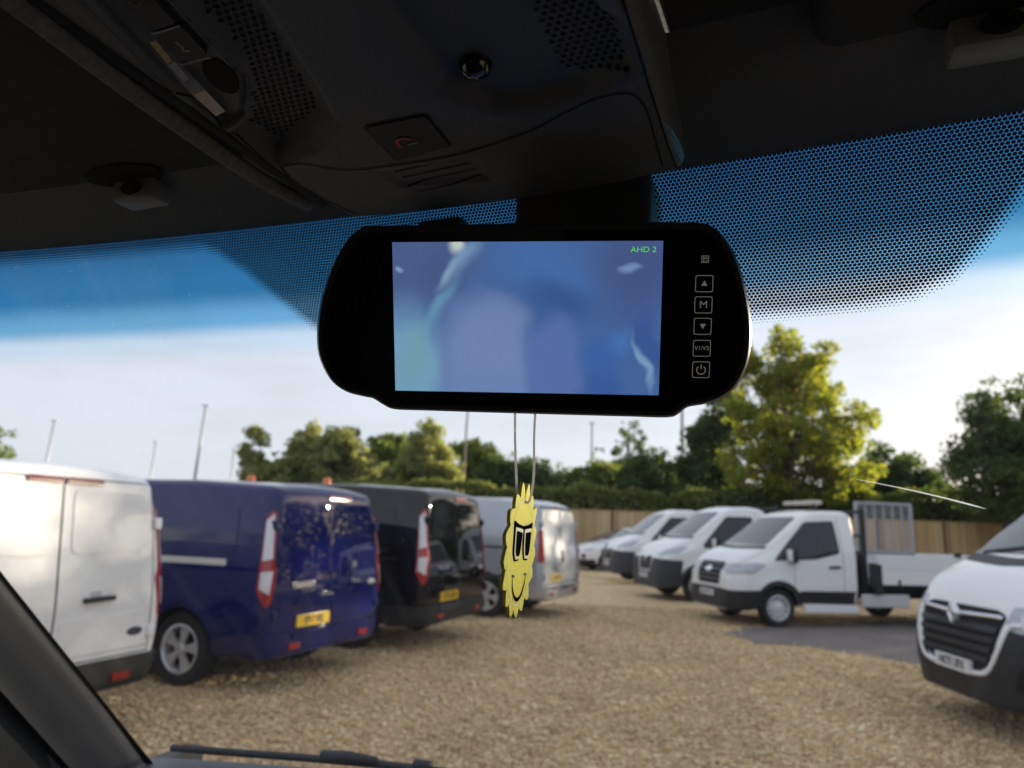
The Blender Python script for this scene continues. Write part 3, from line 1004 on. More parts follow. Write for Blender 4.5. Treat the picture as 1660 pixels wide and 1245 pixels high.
# ================================================================== vehicles
VG_L = 'vans parked tail outwards along the left'
VG_R = 'vehicles parked nose outwards along the right'
def wheels4(t, xr, xf, y, r, kind):
    for x in (xr, xf):
        for s in (1, -1):
            wheel(t, x, s * y, r, kind)
def door_mirror(t, x, y, z, mat, s=1):
    o = rbox('door_mirror', (x - .06, min(y, y + s * .22), z - .14), (x + .06, max(y, y + s * .22), z + .14), .04, mat, t)
    rbox('mirror_arm', (x - .03, min(y - s * .1, y + s * .02), z - .12), (x + .03, max(y - s * .1, y + s * .02), z - .06), .01, blackpl, o, 1)
    return o
def panel_van(label, loc, deg, scale, paint, bump_m, txt, kind):
    t = thing('panel_van', label, 'van', loc, rad(deg), VG_L, scale)
    Lb, W = 4.97, 0.985
    trafic = kind == 'silver'
    top = [(0, 1.86), (.12, 1.91), (1.2, 1.96), (2.6, 1.96), (3.05, 1.93), (3.3, 1.85), (4.05, 1.30), (4.15, 1.26), (4.6, 1.10), (4.85, .96), (4.97, .72)]
    if trafic:
        top = [(0, 1.80), (.15, 1.89), (.9, 1.95), (2.4, 1.97), (3.05, 1.95), (3.35, 1.84), (4.1, 1.28), (4.2, 1.24), (4.6, 1.08), (4.85, .93), (4.97, .72)]
    wt = [(0, .855), (2.5, .86), (3.2, .84), (4.0, .86), (4.97, .88)]
    xr, xf, wr = 1.0, 3.93, .343
    v, f = van_loft(Lb, top, W, [(0, .34), (.5, .30), (4.5, .28), (4.97, .30)], [(0, 1.18), (3, 1.16), (4.97, .9)], wt, .10, .30, .10, .12,
                    rt=.10, crown=.035, arches=((xr, wr), (xf, wr)), arch_r=.40)
    body_with_arches('body', v, f, [(xr, wr), (xf, wr)], .395, W, [paint, gap], t)
    B = Body(v, f, Lb)
    wheels4(t, xr, xf, .955, wr, 'alloy')
    R, Lm = 'rear', 'L'
    # rear doors : dark joints, hinges
    for nm, pth in (('door_seam', [(.02, 1.83), (.02, .58)]), ('door_seam', [(.80, 1.84), (.84, 1.2), (.85, .56)]), ('door_seam', [(-.80, 1.84), (-.84, 1.2), (-.85, .56)]),
                    ('door_seam', [(.80, 1.84), (-.80, 1.84)]), ('door_seam', [(.86, .555), (-.86, .555)])):
        B.ribbon(nm, pth, R, .014 if nm == 'door_seam' and pth[0][0] == .02 else .009, gap, t, .0015)
    lens = lensdark if kind == 'white' else lensred
    if trafic:
        B.patch('brake_light', [(-.12, 1.825), (.12, 1.825), (.12, 1.85), (-.12, 1.85)], R, lensred, t, .01, .1, .008)
        B.patch('roof_trim', [(-.80, 1.79), (.80, 1.79), (.79, 1.82), (-.79, 1.82)], R, blackpl, t, .008, .1, .01)
    elif kind == 'white':
        for a, b in ((-.31, .005), (.035, .31)):
            B.patch('brake_light', [(a, 1.80), (b, 1.80), (b, 1.845), (a, 1.845)], R, lens, t, .014, .08, .012)
    else:
        B.patch('brake_light', [(-.36, 1.80), (.02, 1.80), (.02, 1.845), (-.36, 1.845)], R, lens, t, .014, .08, .012)
    # door pressings (the upper one in the shape of the window opening)
    for s in (1, -1):
        o = B.patch('door_panel', [(s * .07, 1.30), (s * .77, 1.32), (s * .72, 1.76), (s * .07, 1.77)], R, glassd if kind == 'black' else paint, t, .007, .06, .07, 60, .005)
        for z in (1.53, .70):
            rbox('hinge', (-.03, s * .86 - .03, z - .045), (.05, s * .86 + .035, z + .045), .008, paint, t, 1).location = (.10 * max(0, z - .95), 0, 0)
    if kind != 'silver':
        for s in (1, -1):
            B.patch('door_panel', [(s * .06 if s > 0 else -.03, .60), (s * .80, .60), (s * .80, .86), (s * .06 if s > 0 else -.03, .86)], R, paint, t, .006, .09, .05, 60, .005)
    # tail lights wrapped round both rear corners
    for s in (1, -1):
        mir = (lambda p: p) if s > 0 else (lambda p: [(360 - a, b) for a, b in p])
        if trafic:
            B.patch('tail_light', mir([(133, .92), (139.5, .93), (139, 1.42), (136, 1.46), (134, 1.40)]), 'wr', lensred, t, .012, 2, .03, sy=.08)
        else:
            o = B.patch('tail_light', mir(roundpoly([(133.4, 1.58), (135.5, 1.665), (137.4, 1.64), (137.6, 1.20), (138.8, 1.10), (138.2, .98), (137.4, .82), (135.2, .785), (131.8, .93), (132.6, 1.25)], .05)), 'wr', lens if kind != 'white' else lensred, t, .012, 1.6, 0, sy=.07)
            B.patch('lens_panel', mir([(133.7, 1.57), (136.5, 1.635), (136.6, 1.22), (133.0, 1.20)]), 'wr', lensclear, o, .017, 1.6, .05, sy=.07)
            B.patch('lens_panel', mir([(133.0, 1.10), (137.2, 1.11), (136.4, .90), (132.8, .95)]), 'wr', lensclear, o, .017, 1.6, .04, sy=.07)
    # bumper
    bm_ = B.patch('rear_bumper', roundpoly([(118, .31), (242, .31), (243, .50), (235, .54), (125, .54), (117, .50)], .03), 'wr', bump_m, t, .035, 4, 0, 55, sy=.05, depth=.05)
    B.patch('rear_valance', roundpoly([(122, .285), (238, .285), (239, .355), (121, .355)], .02), 'wr', blackpl, t, .043, 4, 0, 55, sy=.04, depth=.05)
    for s in (1, -1):
        B.patch('reflector', [(s * .50, .385), (s * .66, .385), (s * .66, .44), (s * .50, .44)], R, lensred, t, .05, .08, .01, depth=.03)
    if kind == 'silver':
        B.patch('bumper_step', [(-.55, .47), (.55, .47), (.55, .525), (-.55, .525)], R, greypl, t, .05, .1, .02)
        B.patch('door_handle', [(-.06, .90), (.0, .90), (.0, 1.10), (-.06, 1.10)], R, greypl, t, .02, .06, .02)
        plate(B, R, .28, .66, txt, plate_y, t)
    elif kind == 'white':
        o = B.patch('door_handle', [(-.46, .965), (-.20, .96), (-.20, .995), (-.46, 1.0)], R, blackpl, t, .035, .06, .015, depth=.03)
        B.patch('handle_recess', [(-.36, 1.0), (-.26, 1.0), (-.26, 1.04), (-.36, 1.04)], R, M('recess_shade', (.5, .51, .53), .4, var=.05), t, .003, .05, .02)  # greyer than the van's white: shade of the recess put into the colour
        B.patch('oval_badge', [(-.70 + .075 * math.cos(q), .715 + .032 * math.sin(q)) for q in np.linspace(0, 6.2832, 21)[:-1]], R, M('badge_blue', (.03, .04, .08), .3, metal=.4, coat=.6, var=.1), t, .010, .05)
        B.ribbon('door_crease', [(-.84, .60), (.84, .60)], R, .02, M('recess_shade', (.5, .51, .53), .4), t, .0025)  # shade along the crease painted as a grey ribbon
    else:
        B.patch('number_plate_shelf', roundpoly([(-.12, .77), (.60, .77), (.56, .84), (.50, .865), (.02, .865), (-.06, .84)], .03), R, paint, t, .03, .08, 0, depth=.03)
        B.patch('plate_handle', [(-.02, .845), (.22, .845), (.16, .875), (.04, .875)], R, chrome, t, .036, .08, .01)
        B.patch('bumper_step', [(-.08, .475), (.62, .475), (.60, .535), (-.06, .535)], R, paint if kind == 'blue' else greypl, t, .05, .1, .02, depth=.05)
        plate(B, R, .27, .625, txt, plate_y, t)
        B.text('badge_text', 'TRANSIT', .075, R, .45, .965, chrome, t, .006, True, 1.25)
        B.text('badge_text', 'CUSTOM', .04, R, .38, .905, chrome, t, .006, True, 1.25)
        B.text('badge_text', 'TDCi', .06, R, -.44, .955, chrome, t, .006, True, 1.25)
        B.patch('oval_badge', [(-.75 + .075 * math.cos(q), .93 + .034 * math.sin(q)) for q in np.linspace(0, 6.2832, 21)[:-1]], R, chrome, t, .009, .05)
        B.patch('lock_cover', [(-.45, 1.10), (-.37, 1.10), (-.37, 1.16), (-.45, 1.16)], R, blackpl, t, .012, .05, .015)
    # near side
    for md in ('L', 'R'):
        if trafic:
            B.patch('side_moulding', [(.62, .62), (3.4, .62), (3.4, .70), (.62, .70)], md, greypl, t, .008, .2, .02)
            B.ribbon('sliding_rail', [(.35, 1.14), (2.1, 1.14)], md, .03, gap, t, .003)
        else:
            B.patch('sliding_rail', [(.52, 1.14), (2.05, 1.135), (2.05, 1.195), (.52, 1.20)], md, M('rail_metal', (.70, .68, .64), .35, metal=.3, var=.05) if kind == 'blue' else gap, t, .008, .15, .008)
            B.patch('side_pressing', [(.42, 1.26), (2.0, 1.24), (2.0, 1.70), (.50, 1.70)], md, paint, t, .007, .12, .08, 60, .005)
        B.patch('side_pressing', [(2.16, 1.24), (3.05, 1.22), (2.98, 1.70), (2.16, 1.70)], md, paint, t, .007, .12, .08, 60, .005)
        for xx in (2.08, 3.12):
            B.ribbon('door_seam', [(xx, 1.80), (xx, .40)], md, .010, gap, t, .0015)
        B.patch('side_window', [(3.22, 1.24), (4.0, 1.20), (3.92, 1.30), (3.42, 1.72), (3.22, 1.76)], md, glassd, t, .005, .08, .05)
        B.patch('door_handle', [(3.2, 1.0), (3.4, 1.0), (3.4, 1.04), (3.2, 1.04)], md, blackpl, t, .02, .08, .01)
        B.patch('sill_trim', [(1.45, .31), (3.48, .31), (3.48, .40), (1.45, .40)], md, blackpl if kind != 'blue' else paint, t, .008, .2, .02)
    B.patch('windscreen', [(-.74, 1.34), (.74, 1.34), (.66, 1.80), (-.66, 1.80)], 'front', glassd, t, .005, .08, .06)
    B.patch('grille', [(-.45, .58), (.45, .58), (.5, .86), (-.5, .86)], 'front', gap, t, .01, .1, .06)
    for s in (1, -1):
        B.patch('headlight', [(s * .54, .78), (s * .84, .86), (s * .86, 1.0), (s * .58, .90)], 'front', lenshead, t, .008, .06, .02)
        door_mirror(t, 3.86, s * .93, 1.26, blackpl, s)
    B.patch('front_bumper', [(-66, .29), (66, .29), (66, .56), (-66, .56)], 'wf', bump_m, t, .02, 4, .03, sy=.06)
    return t, B
def beacon(t, x, y, z):
    b = MB()
    b.lathe([(.001, 0), (.07, 0), (.07, .03), (.055, .035)], 18, 1, 'z', (x, y, z))
    b.lathe([(.058, .03), (.058, .11), (.04, .135), (.001, .14)], 18, 0, 'z', (x, y, z))
    b.ob('roof_beacon', [amber, blackpl], t, 40)
panel_van('white panel van with closed rear doors, black handle and black bumper, nearest at the left', (-3.02, 5.08, 0), 162, .98, white, blackpl, 'EO16 XPD', 'white')
panel_van('dark blue panel van with silver side rail and body coloured rear bumper', (-1.78, 7.62, 0), 158, .985, blue, blue, 'EP17 BEJ', 'blue')
tb, Bb = panel_van('glossy black panel van with dark rear windows, between the blue and silver vans', (-.64, 10.03, 0), 160, 1.045, blackp, blackpl, 'CY16 LRN', 'black')
beacon(tb, 3.25, .2, 1.96)
beacon(tb, 2.3, -.3, 1.97)
ts, Bs = panel_van('silver panel van with grey rear door panels, farthest of the left row', (1.02, 13.45, 0), 156, 1.05, silver, silver, 'FN08 YKC', 'silver')
beacon(ts, 3.0, .3, 1.98)

def cab_truck(label, loc, deg, scale, kind, txt):
    """chassis cab with a dropside bed; rear end at x=0"""
    t = thing('dropside_truck', label, 'truck', loc, rad(deg), VG_R, scale)
    W = 1.0
    ford = kind == 'ford'
    x0, Lc = 1.62, (2.60 if ford else 2.73)
    if ford:
        top = [(1.62, 2.10), (1.75, 2.16), (2.35, 2.15), (2.62, 2.06), (3.42, 1.47), (3.52, 1.42), (3.90, 1.28), (4.10, 1.15), (4.22, .90)]
        wt = [(1.62, .84), (2.6, .82), (3.4, .88), (4.22, .86)]
        belt = [(1.62, 1.30), (3.3, 1.20), (4.35, .92)]
    else:
        top = [(1.62, 2.0), (1.72, 2.10), (2.0, 2.16), (2.45, 2.14), (2.72, 2.04), (3.55, 1.42), (3.66, 1.36), (4.0, 1.24), (4.25, 1.05), (4.35, .86)]
        wt = [(1.62, .82), (2.6, .80), (3.4, .87), (4.35, .88)]
        belt = [(1.62, 1.28), (3.4, 1.18), (4.35, .95)]
    xf, xr, wr = (3.30, -.2, .345) if ford else (3.42, -.1, .345)
    v, f = van_loft(Lc, top, W, [(1.62, .42), (2.7, .38), (4.22, .28)], belt, wt, .08, .34, -.03, .10, x0=x0, rt=.11, crown=.03, wsm=.07, arches=((xf, wr),), arch_r=.42)
    body_with_arches('cab', v, f, [(xf, wr)], .41, W, [white, gap], t)
    B = Body(v, f, x0 + Lc, xc_f=x0 + Lc - 1.05)
    for s in (1, -1):
        wheel(t, xf, s * .97, wr, 'steel')
        wheel(t, xr, s * .97, wr, 'steel')
    wind = ([(-.80, 1.46), (.80, 1.46), (.66, 2.02), (-.66, 2.02)], 'front')
    wsm_ = M('windscreen_glass', (.025, .035, .045), .03, var=.2, spec=.9)
    ws_ = B.patch('windscreen', wind[0], wind[1], wsm_, t, .006, .06, .06, depth=.006)
    B.ribbon('wiper_trough', [(-.84, 1.425), (0, 1.41), (.84, 1.425)], 'front', .05, blackpl, t, .004)
    for md in ('L', 'R'):
        if ford:
            B.patch('side_window', [(1.98, 1.36), (2.5, 1.24), (3.36, 1.19), (3.30, 1.27), (2.62, 1.93), (2.02, 1.97)], md, glassd, t, .006, .07, .06)
            B.ribbon('door_seam', [(1.93, 2.0), (1.93, .62)], md, .010, gap, t, .0015)
            B.ribbon('door_seam', [(2.95, 1.19), (2.98, .62)], md, .009, gap, t, .0015)
            B.patch('sill_trim', [(1.64, .44), (2.86, .44), (2.88, .66), (1.64, .66)], md, blackpl, t, .012, .12, .03)
            B.patch('door_handle', [(2.0, 1.08), (2.24, 1.07), (2.24, 1.12), (2.0, 1.13)], md, greypl, t, .02, .07, .012)
        else:
            B.patch('side_window', [(1.98, 1.30), (2.6, 1.22), (3.30, 1.19), (3.30, 1.27), (2.66, 1.92), (2.02, 1.93)], md, glassd, t, .006, .07, .06)
            B.ribbon('door_seam', [(1.93, 2.0), (1.93, .55)], md, .010, gap, t, .0015)
            B.ribbon('door_seam', [(3.02, 1.2), (2.98, .55)], md, .009, gap, t, .0015)
            B.patch('sill_trim', [(1.64, .44), (2.95, .44), (2.97, .60), (1.64, .60)], md, greypl, t, .012, .12, .03)
            B.patch('door_handle', [(2.0, 1.05), (2.22, 1.05), (2.22, 1.10), (2.0, 1.10)], md, greypl, t, .02, .07, .012)
        arc = [(xf + .455 * math.cos(q), wr + .455 * math.sin(q)) for q in np.linspace(math.pi * 1.05, -.1, 24)]
        B.ribbon('arch_trim', arc, md, .085, blackpl if ford else greypl, t, .010)
    cladd = blackpl if ford else greypl
    if ford:
        B.patch('front_bumper', roundpoly([(-65, .30), (65, .30), (65, .66), (40, .64), (24, .66), (-24, .66), (-40, .64), (-65, .66)], .03), 'wf', cladd, t, .016, 3.5, 0, 50, sy=.05, depth=.03)
        g = B.patch('grille', roundpoly([(-.42, .72), (.42, .72), (.47, 1.13), (-.47, 1.13)], .05), 'front', gap, t, .012, .06)
        for z in (.80, .89, .98, 1.07):
            B.patch('grille_slat', [(-.44, z), (.44, z), (.44, z + .022), (-.44, z + .022)], 'front', frame_g, g, .026, .08)
        B.patch('oval_badge', [(.13 * math.cos(q), .985 + .05 * math.sin(q)) for q in np.linspace(0, 6.2832, 21)[:-1]], 'front', chrome, g, .034, .06)
        hl = [(27, .98), (34, .93), (58, .95), (70, 1.12), (61, 1.15), (28, 1.10)]
    else:
        B.patch('front_bumper', roundpoly([(-60, .28), (60, .28), (61, .55), (63, .90), (26, .93), (20, .62), (-20, .62), (-26, .93), (-63, .90), (-61, .55)], .03), 'wf', cladd, t, .03, 3.5, 0, 50, sy=.05, depth=.04)
        g = B.patch('grille', roundpoly([(-.30, .66), (.30, .66), (.36, .96), (-.36, .96)], .05), 'front', gap, t, .012, .06)
        for z in (.72, .80, .88):
            B.patch('grille_slat', [(-.33, z), (.33, z), (.33, z + .02), (-.33, z + .02)], 'front', frame_g, g, .026, .08)
        B.patch('round_badge', [(.065 * math.cos(q), .90 + .065 * math.sin(q)) for q in np.linspace(0, 6.2832, 21)[:-1]], 'front', chrome, g, .034, .05)
        hl = [(30, 1.0), (36, .98), (58, 1.06), (70, 1.22), (60, 1.20), (34, 1.08)]
    plate(B, 'front', 0, .55 if ford else .53, txt, plate_w, t, off=.04)
    for s in (1, -1):
        B.patch('headlight', [(s * a, b) for a, b in hl], 'wf', lenshead, t, .009, 2.5, .02, sy=.04)
        door_mirror(t, 3.02, s * .95, 1.30, blackpl, s)
        rbox('mirror_cap', (3.06, s * 1.05 - .09, 1.19), (3.10, s * 1.05 + .09, 1.41), .018, white, t, 2)
    # chassis and bed
    b = MB()
    for s in (1, -1):
        b.box((-1.9, s * .42 - .04, .50), (1.7, s * .42 + .04, .68))
    for x in (-1.6, -.8, .2, 1.2):
        b.box((x - .04, -.98, .69), (x + .04, .98, .78))
    b.ob('chassis_frame', frame_d, t)
    bw = 1.04
    bx0, bx1 = (-2.2, 1.30) if ford else (-2.0, 1.35)
    zf, zt = (.80, 1.36) if ford else (.85, 1.24)
    rbox('bed_floor', (bx0, -bw, zf - .05), (bx1, bw, zf), .01, frame_d, t, 1)
    for s in (1, -1):
        for k in range(2):
            za, zb_ = zf + k * (zt - zf) / 2, zf + (k + 1) * (zt - zf) / 2
            rbox('drop_side_plank', (bx0, s * bw - .018, za + .004), (bx1 - .06, s * bw + .018, zb_ - .004), .006, white, t, 1)
        for xx in (bx1 - .5, -.1, bx0 + .5):
            rbox('latch', (xx - .02, s * (bw + .03) - .012, zf - .06), (xx + .02, s * (bw + .03) + .012, zf + .10), .005, frame_d, t, 1)
        rbox('corner_post', (bx1 - .06, s * bw - .03, zf - .06), (bx1 + .12, s * bw + .03, zt - .16), .01, frame_d, t, 1)
    rbox('tailgate', (bx0 - .02, -bw, zf), (bx0 + .015, bw, zt), .008, white, t, 1)
    hb = MB()
    for s in (1, -1):
        hb.box((1.36, s * .88 - .035, .60), (1.46, s * .88 + .035, 2.22))
    for z in (.9, 1.3, 1.7, 2.16):
        hb.box((1.38, -.88, z - .03), (1.44, .88, z + .03))
    hb.box((1.405, -.86, .7), (1.415, .86, 1.42))
    hb.ob('headboard', frame_d, t)
    if ford:
        for s in (1, -1):
            rbox('side_step', (1.66, s * .985 - .02, .27), (2.78, s * .985 + .02, .42), .012, white, t, 1)
            rbox('side_guard_box', (.55, s * .99 - .02, .38), (1.58, s * .99 + .02, .62), .02, M('box_plastic', (.55, .56, .56), .5, var=.08), t, 1)
            rbox('corner_bracket', (1.17, s * (bw + .02) - .02, .62), (1.34, s * (bw + .02) + .02, 1.18), .01, frame_d, t, 1)
        lb = rbox('light_bar', (2.0, -.55, 2.29), (2.2, .55, 2.37), .03, beige, t)
        for s in (1, -1):
            rbox('bar_leg', (2.06, s * .4 - .04, 2.13), (2.14, s * .4 + .04, 2.30), .01, blackpl, lb, 1)
        rbox('rope_hook', (-.62, bw - .05, zt - .02), (-.50, bw + .04, zt + .08), .015, frame_d, t, 1)
        mg = MB()
        fy = -1.0
        for z in (zt + .02, 2.44):
            mg.box((-1.30, fy - .025, z - .03), (.15, fy + .025, z + .03))
        for x in (-1.27, .12):
            mg.box((x - .035, fy - .027, zt - .3), (x + .035, fy + .027, 2.44))
        for k in range(1, 6):
            x = -1.27 + 1.39 * k / 6
            mg.box((x - .014, fy - .014, zt), (x + .014, fy + .014, 2.42))
        gal = M('pale_galvanised', (.42, .43, .46), .5, metal=.3, var=.2)
        mgo = mg.ob('mesh_guard', gal, t)
        wr_ = MB()
        for k in range(1, 27):
            x = -1.27 + 1.39 * k / 27
            wr_.box((x - .003, fy - .004, zt), (x + .003, fy + .004, 2.42))
        for k in range(1, 20):
            z = zt + (2.42 - zt) * k / 20
            wr_.box((-1.27, fy - .006, z - .003), (.12, fy + .001, z + .003))
        tag(wr_.ob('wire_mesh', gal, mgo), kind='stuff')
    return t
cab_truck('white dropside truck with mesh guard and roof light bar, nearest of the three trucks', (7.58, 14.35, 0), 191, .935, 'ford', 'GK66 WTO')
cab_truck('white cab truck with big grey bumper, right beside the dropside truck', (7.64, 18.46, 0), 190, 1.01, 'fiat', 'BD15 OUN')
cab_truck('white cab truck with big grey bumper, farther one beside the small white car', (7.5, 23.3, 0), 188, 1.02, 'fiat', 'LR64 HHA')

def big_van():
    t = thing('panel_van', 'large white panel van with dark slatted grille and white plate, at the right edge', 'van', (3.97, 6.62, 0), rad(178), VG_R)
    Lb, W = 5.5, 1.03
    t.location.x += 5.5 * math.cos(rad(-2))
    t.location.y += 5.5 * math.sin(rad(-2))
    top = [(0, 2.26), (.2, 2.30), (2.5, 2.34), (3.6, 2.28), (3.87, 2.18), (4.78, 1.46), (4.88, 1.39), (5.2, 1.27), (5.38, 1.12), (5.5, .80)]
    wt = [(0, .86), (3, .86), (3.9, .82), (4.7, .88), (5.5, .90)]
    xr, xf, wr = 1.0, 4.62, .345
    v, f = van_loft(Lb, top, W, [(0, .36), (4.6, .34), (5.5, .27)], [(0, 1.3), (4.4, 1.22), (5.5, .95)], wt, .10, .60, .04, .10, rt=.12, crown=.045, wsm=.07, arches=((xr, wr), (xf, wr)), arch_r=.42)
    body_with_arches('body', v, f, [(xr, wr), (xf, wr)], .41, W, [white, gap], t)
    B = Body(v, f, Lb, xc_f=Lb - 1.1)
    wheels4(t, xr, xf, 1.0, wr, 'steel')
    wsm_ = MATS['windscreen_glass']
    B.patch('windscreen', [(-.84, 1.47), (.84, 1.47), (.68, 2.12), (-.68, 2.12)], 'front', wsm_, t, .006, .06, .06, depth=.006)
    B.ribbon('wiper_trough', [(-.88, 1.43), (0, 1.40), (.88, 1.43)], 'front', .07, blackpl, t, .004)
    for a, b_ in (((.1, 1.46), (.72, 1.56)), ((-.62, 1.47), (-.05, 1.53))):
        B.ribbon('wiper_blade', [a, b_], 'front', .025, blackpl, t, .02, skirt=True)
    for md in ('L', 'R'):
        B.patch('side_window', [(3.6, 1.3), (4.62, 1.2), (4.62, 1.28), (3.92, 2.0), (3.6, 2.03)], md, glassd, t, .006, .07, .06)
        B.ribbon('door_seam', [(3.4, 2.1), (3.4, .5)], md, .010, gap, t, .0015)
        B.patch('side_moulding', [(1.5, .55), (4.1, .55), (4.1, .72), (1.5, .72)], md, blackpl, t, .012, .15, .03)
        arc = [(xf + .46 * math.cos(q), wr + .46 * math.sin(q)) for q in np.linspace(math.pi * 1.05, -.1, 24)]
        B.ribbon('arch_trim', arc, md, .09, blackpl, t, .010)
    B.patch('front_bumper', roundpoly([(-57, .28), (57, .28), (58, .60), (63, .80), (50, .84), (33, .88), (29, .70), (20, .50), (-20, .50), (-29, .70), (-33, .88), (-50, .84), (-63, .80), (-58, .60)], .03), 'wf', blackpl, t, .022, 3, 0, 50, sy=.05, depth=.04)
    for s in (1, -1):
        B.patch('fog_lamp_recess', [(s * 34, .44), (s * 52, .44), (s * 54, .62), (s * 36, .60)], 'wf', gap, t, .028, 3, .04, sy=.06)
        hl = B.patch('headlight', [(s * a, b) for a, b in [(31, .93), (36, .86), (58, .88), (70, 1.04), (66, 1.10), (34, 1.06)]], 'wf', lenshead, t, .012, 2.5, .02, sy=.04)
        B.patch('lamp_reflector', [(s * a, b) for a, b in [(37, .90), (47, .90), (47, 1.0), (37, 1.0)]], 'wf', lensclear, hl, .016, 2.5, .03, sy=.04)
        o = door_mirror(t, 4.3, s * .98, 1.42, blackpl, s)
    g = B.patch('grille', roundpoly([(-.50, .60), (-.34, .52), (.34, .52), (.50, .60), (.60, .98), (.48, 1.02), (-.48, 1.02), (-.60, .98)], .05), 'front', gap, t, .012, .06)
    for z, w_ in ((.60, .47), (.68, .50), (.76, .53), (.84, .55)):
        B.patch('grille_slat', [(-w_, z), (w_, z), (w_ + .012, z + .045), (-w_ - .012, z + .045)], 'front', frame_d, g, .03, .07, .01)
    B.ribbon('chrome_strip', [(-.56, .965), (0, .945), (.56, .965)], 'front', .028, chrome, g, .04, skirt=True)
    B.ribbon('grille_surround', smoothpath([(-.66, .96), (-.60, .74), (-.50, .56), (-.36, .50), (0, .49), (.36, .50), (.50, .56), (.60, .74), (.66, .90), (.76, .93)], 5), 'front', .032, white, t, .034, skirt=True)
    dm = MB()
    c = [(-.0, .115), (.075, 0), (0, -.115), (-.075, 0)]
    ci = [(-.0, .05), (.03, 0), (0, -.05), (-.03, 0)]
    h = B.hit('front', 0, .95)[0]
    fn = lambda a, b_, q: (h.x + .04 + q + .1 * 0, a, .95 + b_)
    vs = [fn(a, b_, .03) for a, b_ in ci] + [fn(a * .75, b_ * .75, .05) for a, b_ in c] + [fn(a, b_, 0) for a, b_ in c]
    fs = []
    for k in range(4):
        n = (k + 1) % 4
        fs += [(k, n, 4 + n, 4 + k), (4 + k, 4 + n, 8 + n, 8 + k)]
    dm.add(vs, fs)
    dm.ob('diamond_badge', M('badge_silver', (.72, .73, .75), .25, metal=.5, coat=.5, var=.05), g)
    plate(B, 'front', 0, .53, 'HK75 UFX', plate_w, t, off=.045)
    return t
big_van()

def small_car(label, loc, deg, paint, suv, name='hatchback_car'):
    t = thing(name, label, 'car', loc, rad(deg), VG_R)
    Lb, W = (4.45, .92) if suv else (4.5, .89)
    if suv:
        top = [(0, 1.02), (.1, 1.25), (.5, 1.58), (1.6, 1.64), (2.4, 1.58), (3.2, 1.14), (3.35, 1.08), (4.0, .98), (4.3, .84), (4.45, .66)]
    else:
        top = [(0, .95), (.12, 1.08), (.6, 1.38), (1.6, 1.46), (2.2, 1.42), (3.1, 1.02), (3.25, .97), (4.0, .86), (4.35, .74), (4.5, .58)]
    wt = [(0, .72), (.6, .70), (2.3, .68), (3.2, .82), (4.45, .84)]
    wr = .34 if suv else .315
    xr, xf = .85, 3.5
    v, f = van_loft(Lb, top, W, [(0, .3), (4.45, .24)], [(0, .95), (3.2, .96 if suv else .88), (4.45, .72)], wt, .22, .36, .25, .1, rt=.10, crown=.03, wsm=.08, zs=.62, arches=((xr, wr), (xf, wr)), arch_r=.36)
    body_with_arches('body', v, f, [(xr, wr), (xf, wr)], .37, W, [paint, gap], t)
    B = Body(v, f, Lb)
    wheels4(t, xr, xf, .895, wr, 'alloy')
    dz = 0 if suv else -.16
    B.patch('windscreen', [(-.68, 1.16 + dz), (.68, 1.16 + dz), (.54, 1.55 + dz), (-.54, 1.55 + dz)], 'front', MATS['windscreen_glass'], t, .006, .07, .06, depth=.006)
    for md in ('L', 'R'):
        B.patch('side_window', [(.55, 1.06 + dz), (2.9, 1.02 + dz), (2.3, 1.46 + dz), (.8, 1.48 + dz)], md, glassd, t, .006, .09, .06)
        B.ribbon('door_seam', [(1.75, 1.45 + dz), (1.75, .4)], md, .012, gap, t, .008)
        B.patch('sill_trim', [(1.25, .28), (3.1, .28), (3.1, .38), (1.25, .38)], md, blackpl, t, .008, .15, .02)
        B.patch('door_handle', [(1.85, .84 + dz * .5), (2.05, .84 + dz * .5), (2.05, .87 + dz * .5), (1.85, .87 + dz * .5)], md, paint, t, .02, .08, .01)
    B.patch('front_bumper', [(-62, .25), (62, .25), (60, .42), (-60, .42)], 'wf', blackpl, t, .012, 4, .03, sy=.05)
    B.patch('grille', [(-.42, .60), (.42, .60), (.46, .74), (-.46, .74)], 'front', gap, t, .012, .08, .04)
    for s in (1, -1):
        B.patch('headlight', [(s * 30, .70), (s * 52, .74), (s * 60, .84), (s * 34, .78)], 'wf', lenshead, t, .009, 2.5, .02, sy=.04)
        B.patch('fog_lamp', [(s * 36, .46), (s * 44, .46), (s * 44, .62), (s * 36, .62)], 'wf', gap, t, .016, 2.5, .04, sy=.04)
        B.patch('tail_light', [(180 - s * 30, .86), (180 - s * 42, .86), (180 - s * 42, 1.0), (180 - s * 30, 1.0)], 'wr', lensred, t, .01, 2.5, .03, sy=.05)
        door_mirror(t, 2.85, s * .82, 1.08 + dz, paint, s)
    plate(B, 'front', 0, .50, 'OY18 JVF', plate_w, t)
    return t
small_car('small white car with black trim beside the farthest white truck', (7.0, 29.2, 0), 192, white, True)
small_car('dark grey car, mostly hidden behind the small white car by the fence', (6.6, 31.6, 0), 188, darkcar, False)

